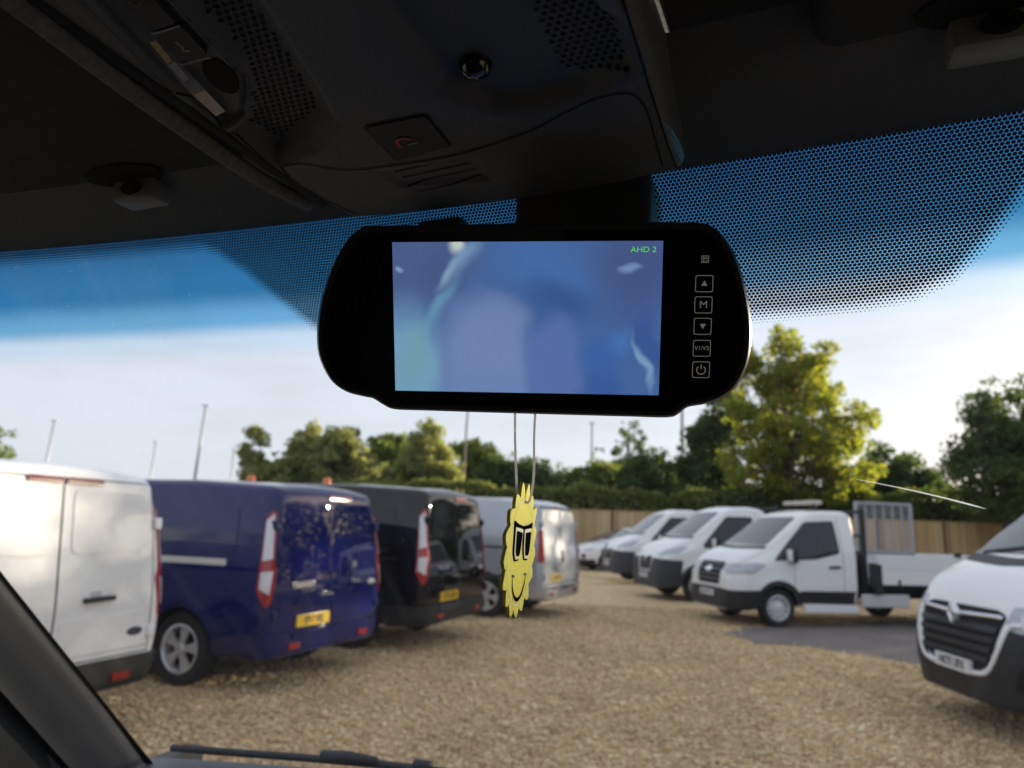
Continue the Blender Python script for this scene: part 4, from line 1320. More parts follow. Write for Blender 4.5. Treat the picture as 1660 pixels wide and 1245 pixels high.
# ================================================================== the van we sit in
CAB = thing('van_cab', 'dark cab of the van we look out of, with overhead console, visors and windscreen', 'van', (0, 0, 0), -YAW)
trim = M('cab_trim_plastic', (0.105, 0.106, 0.114), 0.55, var=0.12, vscale=30, bump=0.35, bscale=900)
trim_d = M('cab_dark_plastic', (0.035, 0.036, 0.038), 0.6, var=0.12, vscale=30, bump=0.3, bscale=900)
cloth = M('headlining_cloth', (0.06, 0.061, 0.065), 0.95, var=0.3, vscale=120, bump=0.6, bscale=1500)
pil_m = M('pillar_plastic', (0.125, 0.125, 0.13), 0.6, var=0.08, vscale=20, bump=0.3, bscale=900)
felt = M('felt_edge', (0.26, 0.245, 0.25), 0.95, var=0.5, vscale=260, bump=1.0, bscale=1200)
dash_m = M('dash_plastic', (0.08, 0.087, 0.11), 0.5, var=0.1, vscale=20, bump=0.3, bscale=900)
E_ = EYE
def vws(u, w):
    return .44 + .95 * (.226 - w) - .13 * (u + .2) ** 2
def grid_part(name, fn, nu, nv, mat, parent, smooth=True, flip=False):
    vs = [fn(i / nu, j / nv) for j in range(nv + 1) for i in range(nu + 1)]
    fs = []
    for j in range(nv):
        for i in range(nu):
            a = j * (nu + 1) + i
            q = (a, a + 1, a + nu + 2, a + nu + 1)
            fs.append(q[::-1] if flip else q)
    return mk(name, vs, fs, mat, parent, smooth)
# --- windscreen glass with a blue shade band at its top
def glass_mat():
    m = bpy.data.materials.new('windscreen_shade_band_glass')
    m.use_nodes = True
    nt = m.node_tree
    nt.nodes.clear()
    N = nt.nodes.new
    co = N('ShaderNodeTexCoord')
    sx = N('ShaderNodeSeparateXYZ')
    nt.links.new(co.outputs['Object'], sx.inputs[0])
    mr = N('ShaderNodeMapRange')
    mr.inputs[1].default_value = E_ + .12
    mr.inputs[2].default_value = E_ + .24
    nt.links.new(sx.outputs['Z'], mr.inputs[0])
    r = N('ShaderNodeValToRGB')
    r.color_ramp.interpolation = 'EASE'
    els = [(.14, (.955, .975, .965)), (.29, (.78, .91, .96)), (.42, (.19, .50, .74)), (.60, (.035, .225, .43)), (1.0, (.014, .115, .26))]
    e = r.color_ramp.elements
    while len(e) < len(els):
        e.new(.5)
    for k, (p, c) in enumerate(els):
        e[k].position = p
        e[k].color = c + (1,)
    nt.links.new(mr.outputs[0], r.inputs[0])
    tr = N('ShaderNodeBsdfTransparent')
    nt.links.new(r.outputs[0], tr.inputs[0])
    gl = N('ShaderNodeBsdfGlossy')
    gl.inputs['Roughness'].default_value = 0.02
    fr = N('ShaderNodeFresnel')
    fr.inputs['IOR'].default_value = 1.3
    ms = N('ShaderNodeMixShader')
    nt.links.new(fr.outputs[0], ms.inputs[0])
    nt.links.new(tr.outputs[0], ms.inputs[1])
    nt.links.new(gl.outputs[0], ms.inputs[2])
    # dried wiper smears and fine dust
    mp_ = N('ShaderNodeMapping')
    mp_.inputs['Rotation'].default_value = (0, rad(55), 0)
    mp_.inputs['Scale'].default_value = (60, 5, 4)
    nt.links.new(co.outputs['Object'], mp_.inputs[0])
    nn = N('ShaderNodeTexNoise')
    nn.inputs['Scale'].default_value = 1.0
    nn.inputs['Detail'].default_value = 5
    nt.links.new(mp_.outputs[0], nn.inputs['Vector'])
    v1 = N('ShaderNodeMapRange')
    v1.inputs[1].default_value = .48
    v1.inputs[2].default_value = .8
    v1.inputs[3].default_value = .004
    v1.inputs[4].default_value = .017
    nt.links.new(nn.outputs['Fac'], v1.inputs[0])
    vo = N('ShaderNodeTexVoronoi')
    vo.inputs['Scale'].default_value = 160
    nt.links.new(co.outputs['Object'], vo.inputs['Vector'])
    lt = N('ShaderNodeMath')
    lt.operation = 'LESS_THAN'
    lt.inputs[1].default_value = .055
    nt.links.new(vo.outputs['Distance'], lt.inputs[0])
    m2 = N('ShaderNodeMath')
    m2.operation = 'MULTIPLY'
    m2.inputs[1].default_value = .35
    nt.links.new(lt.outputs[0], m2.inputs[0])
    ad = N('ShaderNodeMath')
    ad.operation = 'MAXIMUM'
    nt.links.new(v1.outputs[0], ad.inputs[0])
    nt.links.new(m2.outputs[0], ad.inputs[1])
    tl = N('ShaderNodeBsdfTranslucent')
    tl.inputs[0].default_value = (.55, .58, .62, 1)
    m3_ = N('ShaderNodeMixShader')
    nt.links.new(ad.outputs[0], m3_.inputs[0])
    nt.links.new(ms.outputs[0], m3_.inputs[1])
    nt.links.new(tl.outputs[0], m3_.inputs[2])
    o = N('ShaderNodeOutputMaterial')
    nt.links.new(m3_.outputs[0], o.inputs['Surface'])
    return m
WS = grid_part('windscreen', lambda a, b: (lambda u, w: (u, vws(u, w), E_ + w))(-.95 + 1.56 * a, -.40 + .65 * b), 60, 30, glass_mat(), CAB)
# --- printed dots round the mirror
POLY = [(-.47, .228), (.19, .228), (.16, .216), (.145, .207), (.132, .197), (.117, .176), (.10, .160), (.08, .153), (.052, .150), (0, .149), (-.1, .1485), (-.25, .149), (-.34, .151),
        (-.373, .162), (-.398, .184), (-.417, .202), (-.436, .216)]
def frit():
    pitch = .0026
    sl_ = math.sqrt(1 + .95 ** 2)
    pts = []
    for j in range(int(.09 * sl_ / (pitch * .866))):
        w = .2275 - j * pitch * .866 / sl_
        for i in range(int(1.50 / pitch)):
            pts.append((-.93 + (i + .5 * (j % 2)) * pitch, w))
    P = np.array(pts)
    sd = poly_sd(P, POLY)
    band = P[:, 1] - .2205                       # narrow row of fading dots along the whole top edge
    sd = np.maximum(sd, band)
    rr = pitch * np.interp(sd, [-.0065, -.004, 0, .004], [0.0, .17, .35, .465])
    sel = rr > pitch * .1
    V, F = [], []
    for (u, w), r in zip(P[sel], rr[sel]):
        b = len(V)
        for k in range(8):
            q = math.pi * 2 * (k + .5) / 8
            uu, ww = u + r * math.cos(q), w + r * math.sin(q) / sl_
            V.append((uu, vws(uu, ww) - .0012, E_ + ww))
        F.append(tuple(range(b, b + 8)))
    o = mk('frit_dots', V, F, M('ceramic_black', (.012, .013, .016), .7, var=0), WS)
    tag(o, kind='stuff')
frit()
scr_m = M('scratch_glint', (.85, .86, .84), .4, var=.1)  # the scratch's sun glint is put in as white, partly translucent colour
nt = scr_m.node_tree
tl_ = nt.nodes.new('ShaderNodeBsdfTranslucent')
tl_.inputs[0].default_value = (.95, .95, .92, 1)
ms_ = nt.nodes.new('ShaderNodeMixShader')
ms_.inputs[0].default_value = .7
nt.links.new(nt.nodes['Principled BSDF'].outputs[0], ms_.inputs[1])
nt.links.new(tl_.outputs[0], ms_.inputs[2])
nt.links.new(ms_.outputs[0], nt.nodes['Material Output'].inputs['Surface'])
sc = MB()
a, b = Vector((.050, .0425)), Vector((.136, .0225))
pv = []
for k in range(15):
    t = k / 14
    p = a.lerp(b, t) + Vector((0, .0012 * math.sin(t * 3.1)))
    wd = .0005 * (0.25 + t) * (1 if t < .9 else (1 - t) * 10)
    for s in (1, -1):
        pv.append((p.x, vws(p.x, p.y + s * wd) - .001, E_ + p.y + s * wd))
mk('scratch', pv, [(2 * k, 2 * k + 1, 2 * k + 3, 2 * k + 2) for k in range(14)], scr_m, WS)
# --- black edge of the glass, pillar, header
def edge_strip(name, u0, du, mat, off, wa=-.40, wb=.24, n=30):
    return grid_part(name, lambda a, b: (lambda w: (u0 + du * a, vws(u0 + du * a, w) - off, E_ + w))(wa + (wb - wa) * b), 2, n, mat, CAB)
edge_strip('glass_seal', -.965, .025, gap, .004)
edge_strip('glass_seal', .60, .03, gap, .004)
def pillar(s, uc):
    prof = [(.018, -.004), (.016, -.018), (.004, -.05), (-.012, -.085), (-.022, -.12), (-.030, -.17)]
    def f(a, b):
        k = a * (len(prof) - 1)
        i = min(int(k), len(prof) - 2)
        t = k - i
        du = prof[i][0] * (1 - t) + prof[i + 1][0] * t
        dv = prof[i][1] * (1 - t) + prof[i + 1][1] * t
        w = -.46 + .76 * b
        flare = .05 * max(0, (-.22 - w) / .2) ** 2
        return (uc + s * du + s * flare * .15, vws(uc, w) + dv - flare * .3, E_ + w)
    return grid_part('a_pillar_trim', f, 20, 30, pil_m, CAB)
pillar(1, -.962)
pillar(-1, .622)
def pillar_inset(s, uc):
    prof = [(-.020, -.105), (-.034, -.11), (-.040, -.16), (-.05, -.26), (-.06, -.40)]
    def f(a, b):
        k = a * (len(prof) - 1)
        i = min(int(k), len(prof) - 2)
        t = k - i
        w = -.60 + .62 * b
        return (uc + s * (prof[i][0] * (1 - t) + prof[i + 1][0] * t) + s * .012, vws(uc, w) + prof[i][1] * (1 - t) + prof[i + 1][1] * t, E_ + w)
    return grid_part('pillar_lower_panel', f, 12, 20, trim_d, CAB)
pillar_inset(1, -.955)
pillar_inset(-1, .615)
def header(a, b):
    u = -.97 + 1.62 * a
    e = vws(u, .2265) - .003
    prof = [(e + .02, .262), (e + .006, .236), (e, .2275), (e - .004, .2262), (e - .018, .2275), (e - .045, .234), (e - .075, .240), (e - .10, .252)]
    k = b * (len(prof) - 1)
    i = min(int(k), len(prof) - 2)
    t = k - i
    return (u, prof[i][0] * (1 - t) + prof[i + 1][0] * t, E_ + prof[i][1] * (1 - t) + prof[i + 1][1] * t)
grid_part('header_trim', header, 50, 21, trim, CAB)
grid_part('headlining', lambda a, b: (-1.02 + 1.72 * a, -1.0 + 1.36 * b, E_ + .262 + .02 * math.sin(b * 3.0)), 20, 20, cloth, CAB)
# --- sun visors with clips
def visor(ua, ub, va, vb, w, clip_u, hole_du):
    bm = bmesh.new()
    poly = roundpoly([(ua, va), (ub, va), (ub, vb - .02), (ub + (.03 if ub < ua else -.03), vb), (ua, vb)], .03, 6)
    vs = [bm.verts.new((x, y, E_ + w)) for x, y in poly]
    f = bm.faces.new(vs)
    r = bmesh.ops.extrude_face_region(bm, geom=[f])
    for g in r['geom']:
        if isinstance(g, bmesh.types.BMVert):
            g.co.z += .022
    bmesh.ops.bevel(bm, geom=[e for e in bm.edges if abs(e.verts[0].co.z - e.verts[1].co.z) < 1e-4], offset=.008, segments=3, affect='EDGES', profile=.5)
    v = from_bm('sun_visor', bm, cloth, CAB, 50)
    # clip pocket and clip
    b = MB()
    b.prism([(clip_u + .034 * math.cos(q), vb - .036 + .015 * math.sin(q)) for q in np.linspace(0, 6.2832, 25)[:-1]], E_ + w - .0016, E_ + w + .004)
    b.ob('clip_pocket', gap, v)
    c = rbox('visor_clip', (clip_u - .018, vb - .030, E_ + w - .016), (clip_u + .020, vb - .010, E_ + w + .002), .003, M('clip_plastic', (.24, .24, .245), .4, var=.1), v, 2)
    h = MB()
    h.lathe([(.001, -.004), (.009, -.004), (.009, .004)], 16, 0, 'y', (0, 0, 0))
    hb = h.ob('clip_hole', gap, c)
    hb.scale = (1, .6, .6)
    hb.location = (clip_u + .002, vb - .030, E_ + w - .008)
    return v
visor(-.93, -.335, .06, .385, .240, -.440, 0)
visor(.60, .020, .06, .378, .240, .098, 0)
# --- overhead console: height field with scooped areas
CW = .21
REC = [  # polygon (u, v), depth, softness
    ([(-.2290, .06), (-.2330, .17), (-.2400, .212), (-.2435, .236), (-.2485, .255), (-.2560, .2660), (-.272, .2815), (-.2845, .2790), (-.2870, .262), (-.2680, .18), (-.2600, .06)], .006, .002),
    ([(-.227, .08), (-.199, .20), (-.2145, .265), (-.2240, .2946), (-.2500, .313), (-.2790, .3205), (-.2830, .2900), (-.2600, .2720), (-.2400, .24), (-.2310, .18)], .011, .006),
    ([(-.150, .10), (-.1545, .2435), (-.152, .287), (-.1345, .3095), (-.11, .314), (-.0855, .3105), (-.060, .30), (-.056, .10)], .009, .006),
    ([(-.2255, .352), (-.166, .3545), (-.1665, .383), (-.2255, .374)], .003, .003)]
def console_w(U, V_):
    P = np.stack([U, V_], 1)
    w = np.full(len(U), CW)
    w += .007 * np.clip((V_ - .345) / .08, 0, 1) ** 2
    vf = .4265 - .9 * (U + .18) ** 2 - .0035 * np.clip((U + .10) / .05, 0, 1) ** 2
    for poly, dep, soft in REC:
        sd = poly_sd(P, poly)
        t = np.clip(sd / soft * .5 + .5, 0, 1)
        w += dep * t * t * (3 - 2 * t)
    # rolled edges
    e1 = np.clip((.006 - (U + .289)) / .006, 0, 1)
    e2 = np.clip((.006 - (-.0495 - U)) / .006, 0, 1)
    e3 = np.clip((.004 - (vf - V_)) / .004, 0, 1)
    w += .006 * (1 - np.sqrt(1 - e1 ** 2 * .999)) + .006 * (1 - np.sqrt(1 - e2 ** 2 * .999)) + .004 * (1 - np.sqrt(1 - e3 ** 2 * .999))
    return w
nu, nv = 110, 180
us = -.289 + .2395 * np.linspace(0, 1, nu + 1)
tv = np.linspace(0, 1, nv + 1)
UU, TT = np.meshgrid(us, tv)
VF = .4265 - .9 * (UU + .18) ** 2 - .0035 * np.clip((UU + .10) / .05, 0, 1) ** 2
VV = -.05 + (VF + .05) * (1 - (1 - TT) ** 1.25)
WW = console_w(UU.ravel(), VV.ravel())
cv = [(a, b, E_ + c) for a, b, c in zip(UU.ravel(), VV.ravel(), WW)]
cf = []
for j in range(nv):
    for i in range(nu):
        q = j * (nu + 1) + i
        cf.append((q, q + nu + 1, q + nu + 2, q + 1))
# side walls up to the headlining
ringi = [i for i in range(nu + 1)] + [(j + 1) * (nu + 1) - 1 for j in range(1, nv + 1)] + [nv * (nu + 1) + i for i in range(nu - 1, -1, -1)] + [j * (nu + 1) for j in range(nv - 1, 0, -1)]
base = len(cv)
for i in ringi:
    x, y, z = cv[i]
    cv.append((x, y, E_ + .285))
for k in range(len(ringi)):
    n = (k + 1) % len(ringi)
    cf.append((ringi[k], ringi[n], base + n, base + k))
CON = mk('overhead_console', cv, cf, trim, CAB, 45)
def cz(pts, off=.0006):
    P = np.array([(p[0], p[1]) for p in pts], float)
    w = console_w(P[:, 0], P[:, 1])
    return [(p[0], p[1], E_ + x - off) for p, x in zip(P, w)]
def con_ribbon(name, path, width, mat, off=.0005, closed=False, parent=None, flat=None):
    if closed:
        path = list(path) + [path[0]]
    p = densify(path, .004)
    n = len(p)
    pts = []
    for k in range(n):
        t = (p[min(k + 1, n - 1)] - p[max(k - 1, 0)]).normalized()
        q = Vector((-t.y, t.x)) * width / 2
        pts += [p[k] + q, p[k] - q]
    P3 = cz(pts, off) if flat is None else [(q.x, q.y, E_ + CW + flat) for q in pts]
    return mk(name, P3, [(2 * k, 2 * k + 1, 2 * k + 3, 2 * k + 2) for k in range(n - 1)], mat, parent or CON, True)
def con_prism(name, poly, h0, h1, mat, parent=None):
    b = MB()
    zc = cz(poly, 0)
    n = len(poly)
    b.add([(x, y, z - h0) for x, y, z in zc] + [(x, y, z - h1) for x, y, z in zc],
          [tuple(range(n)), tuple(range(2 * n - 1, n - 1, -1))] + [(k, (k + 1) % n, n + (k + 1) % n, n + k) for k in range(n)])
    return b.ob(name, mat, parent or CON, 30)
def con_flat(name, poly, wt_, wb_, mat, parent=None):
    b = MB()
    b.prism(poly, E_ + CW + wb_, E_ + CW + wt_)
    return b.ob(name, mat, parent or CON, 30)
edge_l = M('cab_edge_plastic', (.13, .135, .14), .4, var=.1, vscale=30)
con_ribbon('lid_seam', smoothpath([(-.2812, .3267), (-.266, .3274), (-.245, .3419), (-.2126, .3454), (-.1717, .3451), (-.1262, .335), (-.098, .3221), (-.0801, .3153), (-.0645, .3165), (-.0597, .3300), (-.0597, .3527), (-.0619, .400)], 6), .0011, gap)
con_ribbon('lid_seam', [(-.2812, .3267), (-.2860, .345), (-.2790, .408)], .0011, gap)
con_ribbon('side_seam', [(-.0545, .10), (-.0545, .405)], .0011, gap)
con_ribbon('side_seam', [(-.2840, .10), (-.2845, .26), (-.2850, .40)], .0008, gap)
con_ribbon('housing_rim', [(-.2610, .10), (-.2680, .18), (-.2875, .262), (-.2850, .2800), (-.2720, .2825), (-.2555, .2668), (-.2478, .2556), (-.2425, .236), (-.2390, .212), (-.2320, .17), (-.2290, .10)], .0015, edge_l)
con_flat('interior_lamp', [(-.2520, .10), (-.2400, .10), (-.2490, .19), (-.2665, .2345), (-.2745, .2715), (-.2830, .2740), (-.2795, .25), (-.2625, .184)], .0068, .0032, M('lamp_glass', (.10, .105, .13), .12, coat=1.0, var=.6, vscale=90))
con_flat('bulb', [(-.2670, .2150), (-.2630, .2145), (-.2675, .2285), (-.2715, .2295)], .0034, .0028, M('bulb_brass', (.45, .36, .18), .3, metal=.6, var=.5, vscale=300))
con_flat('bulb_holder', [(-.2720, .2300), (-.2665, .2290), (-.2705, .2420), (-.2755, .2435)], .0034, .0026, M('bulb_white', (.35, .35, .45), .5, var=.2))
for poly in (roundpoly([(-.2478, .160), (-.2600, .2085), (-.2445, .2085), (-.2370, .160)], .003), roundpoly([(-.2605, .2105), (-.2650, .2305), (-.2475, .2310), (-.2440, .2105)], .003)):
    bt = con_flat('button', poly, .0075, .0026, trim_d)
for q in ([(-.2608, .2095), (-.2595, .2102), (-.2440, .2098)], [(-.2655, .2312), (-.2640, .2320), (-.2470, .2318)]):
    con_ribbon('button_highlight', q, .0010, M('highlight_grey', (.28, .29, .30), .4, var=.1), flat=.0024)  # pale line painted along each button edge as its highlight
ic = M('icon_grey', (.30, .29, .28), .6, var=.1)
con_ribbon('button_icon', [(-.2545, .2175), (-.2540, .2215), (-.2565, .2240), (-.2530, .2245)], .0014, ic, flat=.0023)
con_ribbon('button_icon', smoothpath([(-.2475, .185), (-.2520, .188), (-.2535, .193), (-.2500, .194), (-.2470, .190)], 3), .0008, M('icon_dim', (.10, .10, .10), .6, var=.1), flat=.0023)
con_flat('glasses_hole', [(-.2570 + .0085 * math.cos(q) - .004 * math.sin(q), .2490 + .0135 * math.sin(q)) for q in np.linspace(0, 6.2832, 21)[:-1]], .0066, .0054, gap)
def grille_holes(poly, pitch, r):
    P = []
    A = np.array(poly)
    for j in range(60):
        for i in range(60):
            P.append((A[:, 0].min() + (i + .5 * (j % 2)) * pitch, A[:, 1].min() + j * pitch * .9))
    P = np.array(P)
    P = P[poly_sd(P, poly) > r * 1.2]
    V, F = [], []
    for u, v in P:
        b = len(V)
        V += cz([(u + r * math.cos(q), v + r * .75 * math.sin(q)) for q in np.linspace(0, 6.2832, 9)[:-1]], .0005)
        F.append(tuple(range(b, b + 8)))
    tag(mk('speaker_holes', V, F, gap, CON), kind='stuff')
grille_holes([(-.2215, .10), (-.2050, .205), (-.2200, .262), (-.2290, .293), (-.2740, .317), (-.2780, .291), (-.2570, .270), (-.2370, .238), (-.2280, .17)], .0042, .0014)
grille_holes([(-.095, .20), (-.058, .20), (-.0605, .308), (-.095, .302)], .0042, .0014)
bt = con_prism('call_button', roundpoly([(-.2068, .3031), (-.1700, .3024), (-.1707, .3340), (-.2080, .3395)], .003), -.003, .0012, trim_d)
con_ribbon('call_button_gap', roundpoly([(-.2076, .3023), (-.1693, .3016), (-.1700, .3348), (-.2090, .3405)], .003), .0009, gap, .0004, True)
redm = M('icon_red', (.45, .02, .05), .5, var=.1)
con_ribbon('call_icon', smoothpath([(-.1975, .3265), (-.1965, .3195), (-.1915, .3180), (-.1880, .3205)], 5), .0022, redm, .0018, parent=bt)
con_ribbon('call_icon', [(-.1925, .3245), (-.1855, .3240)], .0010, ic, .0018, parent=bt)
for k in range(4):
    v = .3545 + k * .0085
    con_ribbon('grip_rib', [(-.2205, v + .004), (-.1700, v - .001)], .0010, gap, .0004)
bb = MB()
zc_ = float(cz([(-.1333, .2823)], 0)[0][2])
bb.lathe([(.0085, .004), (.0082, -.002), (.0065, -.0055), (.003, -.0072), (.0005, -.0076)], 20, 0, 'z', (-.1333, .2835, zc_))
bb.ob('sensor_dome', M('gloss_black', (.008, .008, .009), .08, coat=1, var=0), CON, True)
con_prism('clear_tab', [(-.067, .235), (-.054, .235), (-.056, .258), (-.065, .258)], -.002, .006, M('clear_tab_plastic', (.16, .16, .17), .3, coat=.5, var=.3, vscale=60))
fz = MB()
pts_f = [(-.3005, .02, E_ + .222), (-.3005, .171, E_ + .2125), (-.3060, .24, E_ + .2120), (-.3105, .33, E_ + .2135), (-.3125, .395, E_ + .2200)]
fz.tube(smoothpath(pts_f, 8), .0052, 8)
fz.ob('felt_edge', felt, CAB, True)
fs_ = MB()
fs_.tube(smoothpath([(-.2945, .02, E_ + .226), (-.2945, .2, E_ + .218), (-.2990, .395, E_ + .222)], 6), .006, 8)
fs_.ob('console_gap_shadow_strip', cloth, CAB, True).name = 'console_gap_shade'  # dark cloth strip stands in for the shadow in the console's side gap
# cover over the mirror's foot, in front of the glass
mc = rbox('mirror_foot_cover', (-.168, .428, E_ + .125), (-.074, .478, E_ + .232), .008, trim_d, CAB, 3)
rbox('cover_clip', (-.240, .424, E_ + .185), (-.205, .445, E_ + .212), .004, trim_d, CAB, 2)
# --- dashboard, wiper
def wd(u):
    return min(-.350, -.3760 + .05 * (u + .934))
grid_part('dashboard', lambda a, b: (lambda u: (u, vws(u, wd(u)) + .03 - .55 * b, E_ + wd(u) - .006 - .012 * b - .10 * max(0, b - .45) ** 2))(-.97 + 1.62 * a), 40, 16, dash_m, CAB)
led = MB()
lp = [(-.925, .872), (-.80, .888), (-.65, .897), (-.45, .902), (-.2, .905), (.2, .90)]
lv = smoothpath(lp, 6)
vs_, fs2 = [], []
for p in lv:
    w = wd(p.x) - .020
    vs_ += [(p.x, p.y, E_ + w), (p.x, p.y - .008, E_ + w + .0015), (p.x, p.y - .03, E_ + w - .003), (p.x, p.y - .032, E_ + w - .03)]
for k in range(len(lv) - 1):
    for j in range(3):
        fs2.append((4 * k + j, 4 * k + j + 1, 4 * k + 5 + j, 4 * k + 4 + j))
mk('dash_ledge', vs_, fs2, dash_m, CAB, True)
wp = MB()
def outp(u, w, o):
    return (u, vws(u, w) + o, E_ + w + o * .6)
pw2 = [outp(-.925, -.3750, .02), outp(-.80, -.3715, .02), outp(-.66, -.3650, .02), outp(-.48, -.3590, .02), outp(-.2, -.362, .02), outp(.1, -.37, .02)]
wp.tube(smoothpath(pw2, 5), .0058, 8)
wpo = wp.ob('wiper', blackpl, CAB, True)
w2 = MB()
w2.tube([outp(-.665, -.3610, .022), outp(-.62, -.3590, .022), outp(-.575, -.3585, .022)], [.009, .010, .006], 8)
w2.tube([outp(-.515, -.3560, .022), outp(-.49, -.3555, .022)], [.009, .008], 8)
w2.ob('wiper_joint', blackpl, wpo, True)
# --- rest of the cab shell round the viewpoint
sh = MB()
sh.box((-1.05, -1.05, E_ + .31), (.73, .44, E_ + .34))
sh.ob('roof_panel', trim_d, CAB)
sh = MB()
sh.box((-1.05, -1.05, .30), (.73, -1.0, E_ + .31))
sh.ob('bulkhead', trim_d, CAB)
for x0_, x1_ in ((-1.06, -1.03), (.70, .73)):
    sh = MB()
    sh.box((x0_, -1.0, .30), (x1_, 1.15, E_ - .42))
    sh.box((x0_, -1.0, E_ - .42), (x1_, -.30, E_ + .31))
    sh.box((x0_, -.30, E_ + .20), (x1_, .36, E_ + .31))
    dd = sh.ob('door', trim_d, CAB)
    gw = MB()
    gw.add([(x0_ + .015, -.30, E_ - .42), (x0_ + .015, .95, E_ - .42), (x0_ + .015, .36, E_ + .20), (x0_ + .015, -.30, E_ + .20)], [(0, 1, 2, 3)])
    sg = bpy.data.materials.get('side_glass')
    if not sg:
        sg = bpy.data.materials.new('side_glass')
        sg.use_nodes = True
        nt = sg.node_tree
        nt.nodes.clear()
        tb_ = nt.nodes.new('ShaderNodeBsdfTransparent')
        tb_.inputs[0].default_value = (.88, .92, .90, 1)
        gb_ = nt.nodes.new('ShaderNodeBsdfGlossy')
        gb_.inputs['Roughness'].default_value = .02
        fr_ = nt.nodes.new('ShaderNodeFresnel')
        mm_ = nt.nodes.new('ShaderNodeMixShader')
        oo_ = nt.nodes.new('ShaderNodeOutputMaterial')
        nt.links.new(fr_.outputs[0], mm_.inputs[0]); nt.links.new(tb_.outputs[0], mm_.inputs[1]); nt.links.new(gb_.outputs[0], mm_.inputs[2])
        nt.links.new(mm_.outputs[0], oo_.inputs['Surface'])
    gw.ob('door_glass', sg, dd)
sh = MB()
sh.box((-1.05, -1.05, .27), (.73, 1.2, .30))
sh.box((-1.05, 1.17, .30), (.73, 1.2, E_ - .55))
sh.ob('floor_pan', trim_d, CAB)

# ================================================================== mirror monitor
MM = Matrix(((0.9936, -0.0319, -0.108, 0.0061), (-0.1125, -0.3272, -0.9382, 0.4009), (-0.0054, 0.9444, -0.3287, 1.6977), (0, 0, 0, 1)))
q3 = MM.to_3x3()
cx_ = q3.col[0].normalized()
cz_ = cx_.cross(q3.col[1]).normalized()
cy_ = cz_.cross(cx_)
MM = Matrix((cx_, cy_, cz_)).transposed().to_4x4()
MM.translation = (0.0061, 0.4009, 1.6977)
mir = thing('mirror_monitor', 'black clip-on rear view mirror monitor with a lit blue camera screen and touch buttons', 'mirror', (0, 0, 0))
mir.matrix_world = MM
OUT = [(-94.4, 53.0), (-102.5, 47.5), (-109, 39), (-113.9, 30.4), (-121.3, 12.3), (-125.1, -6.0), (-124.8, -22.7), (-118.4, -37.2), (-108.7, -44.8), (-97.3, -47.8), (-91.6, -48.9), (-85.4, -52.6), (-78.4, -55.2), (-60, -55.6), (0, -56.2), (60, -56.6), (83.0, -56.6), (89.1, -54.4), (94.1, -50.4), (102.8, -48.6), (111.3, -45.7), (119.8, -39.2), (125.8, -27.5), (127.9, -14.5), (127.3, -0.6), (123.8, 16.5), (118.1, 33.4), (110.9, 45.4), (104.1, 51.0), (95.6, 53.4), (60, 53.9), (0, 53.8), (-60, 53.3)]
oc = smoothpath([Vector(p) * .001 for p in OUT] + [Vector(OUT[0]) * .001], 4)[:-1]
def scaled(path, d):
    n = len(path)
    o = []
    for k in range(n):
        t = (path[(k + 1) % n] - path[k - 1]).normalized()
        o.append(path[k] + Vector((-t.y, t.x)) * d)      # path runs counter-clockwise from this side: left normal is inwards
    return o
vs, fs = [], []
rings = [(.0042, -.0002), (.0036, .0010), (.0016, .0014), (0, -.0004), (-.0004, -.006), (.0005, -.012), (.006, -.020), (.014, -.025)]
for d, h in rings:
    vs += [(p.x, p.y, h) for p in scaled(oc, d)]
n = len(oc)
for k in range(len(rings) - 1):
    for j in range(n):
        fs.append((k * n + j, k * n + (j + 1) % n, (k + 1) * n + (j + 1) % n, (k + 1) * n + j))
fs.append(tuple((len(rings) - 1) * n + j for j in range(n)))
bez = M('monitor_bezel', (.04, .04, .043), .3, var=.1, vscale=40)
mk('housing', vs, fs, bez, mir, 50)
mglass = M('monitor_glass', (.004, .004, .005), .06, coat=.4, var=0, spec=.35)
g_ = MB()
g_.prism([tuple(p) for p in scaled(oc, .0040)], -.001, .0003)
g_.ob('mirror_glass', mglass, mir)
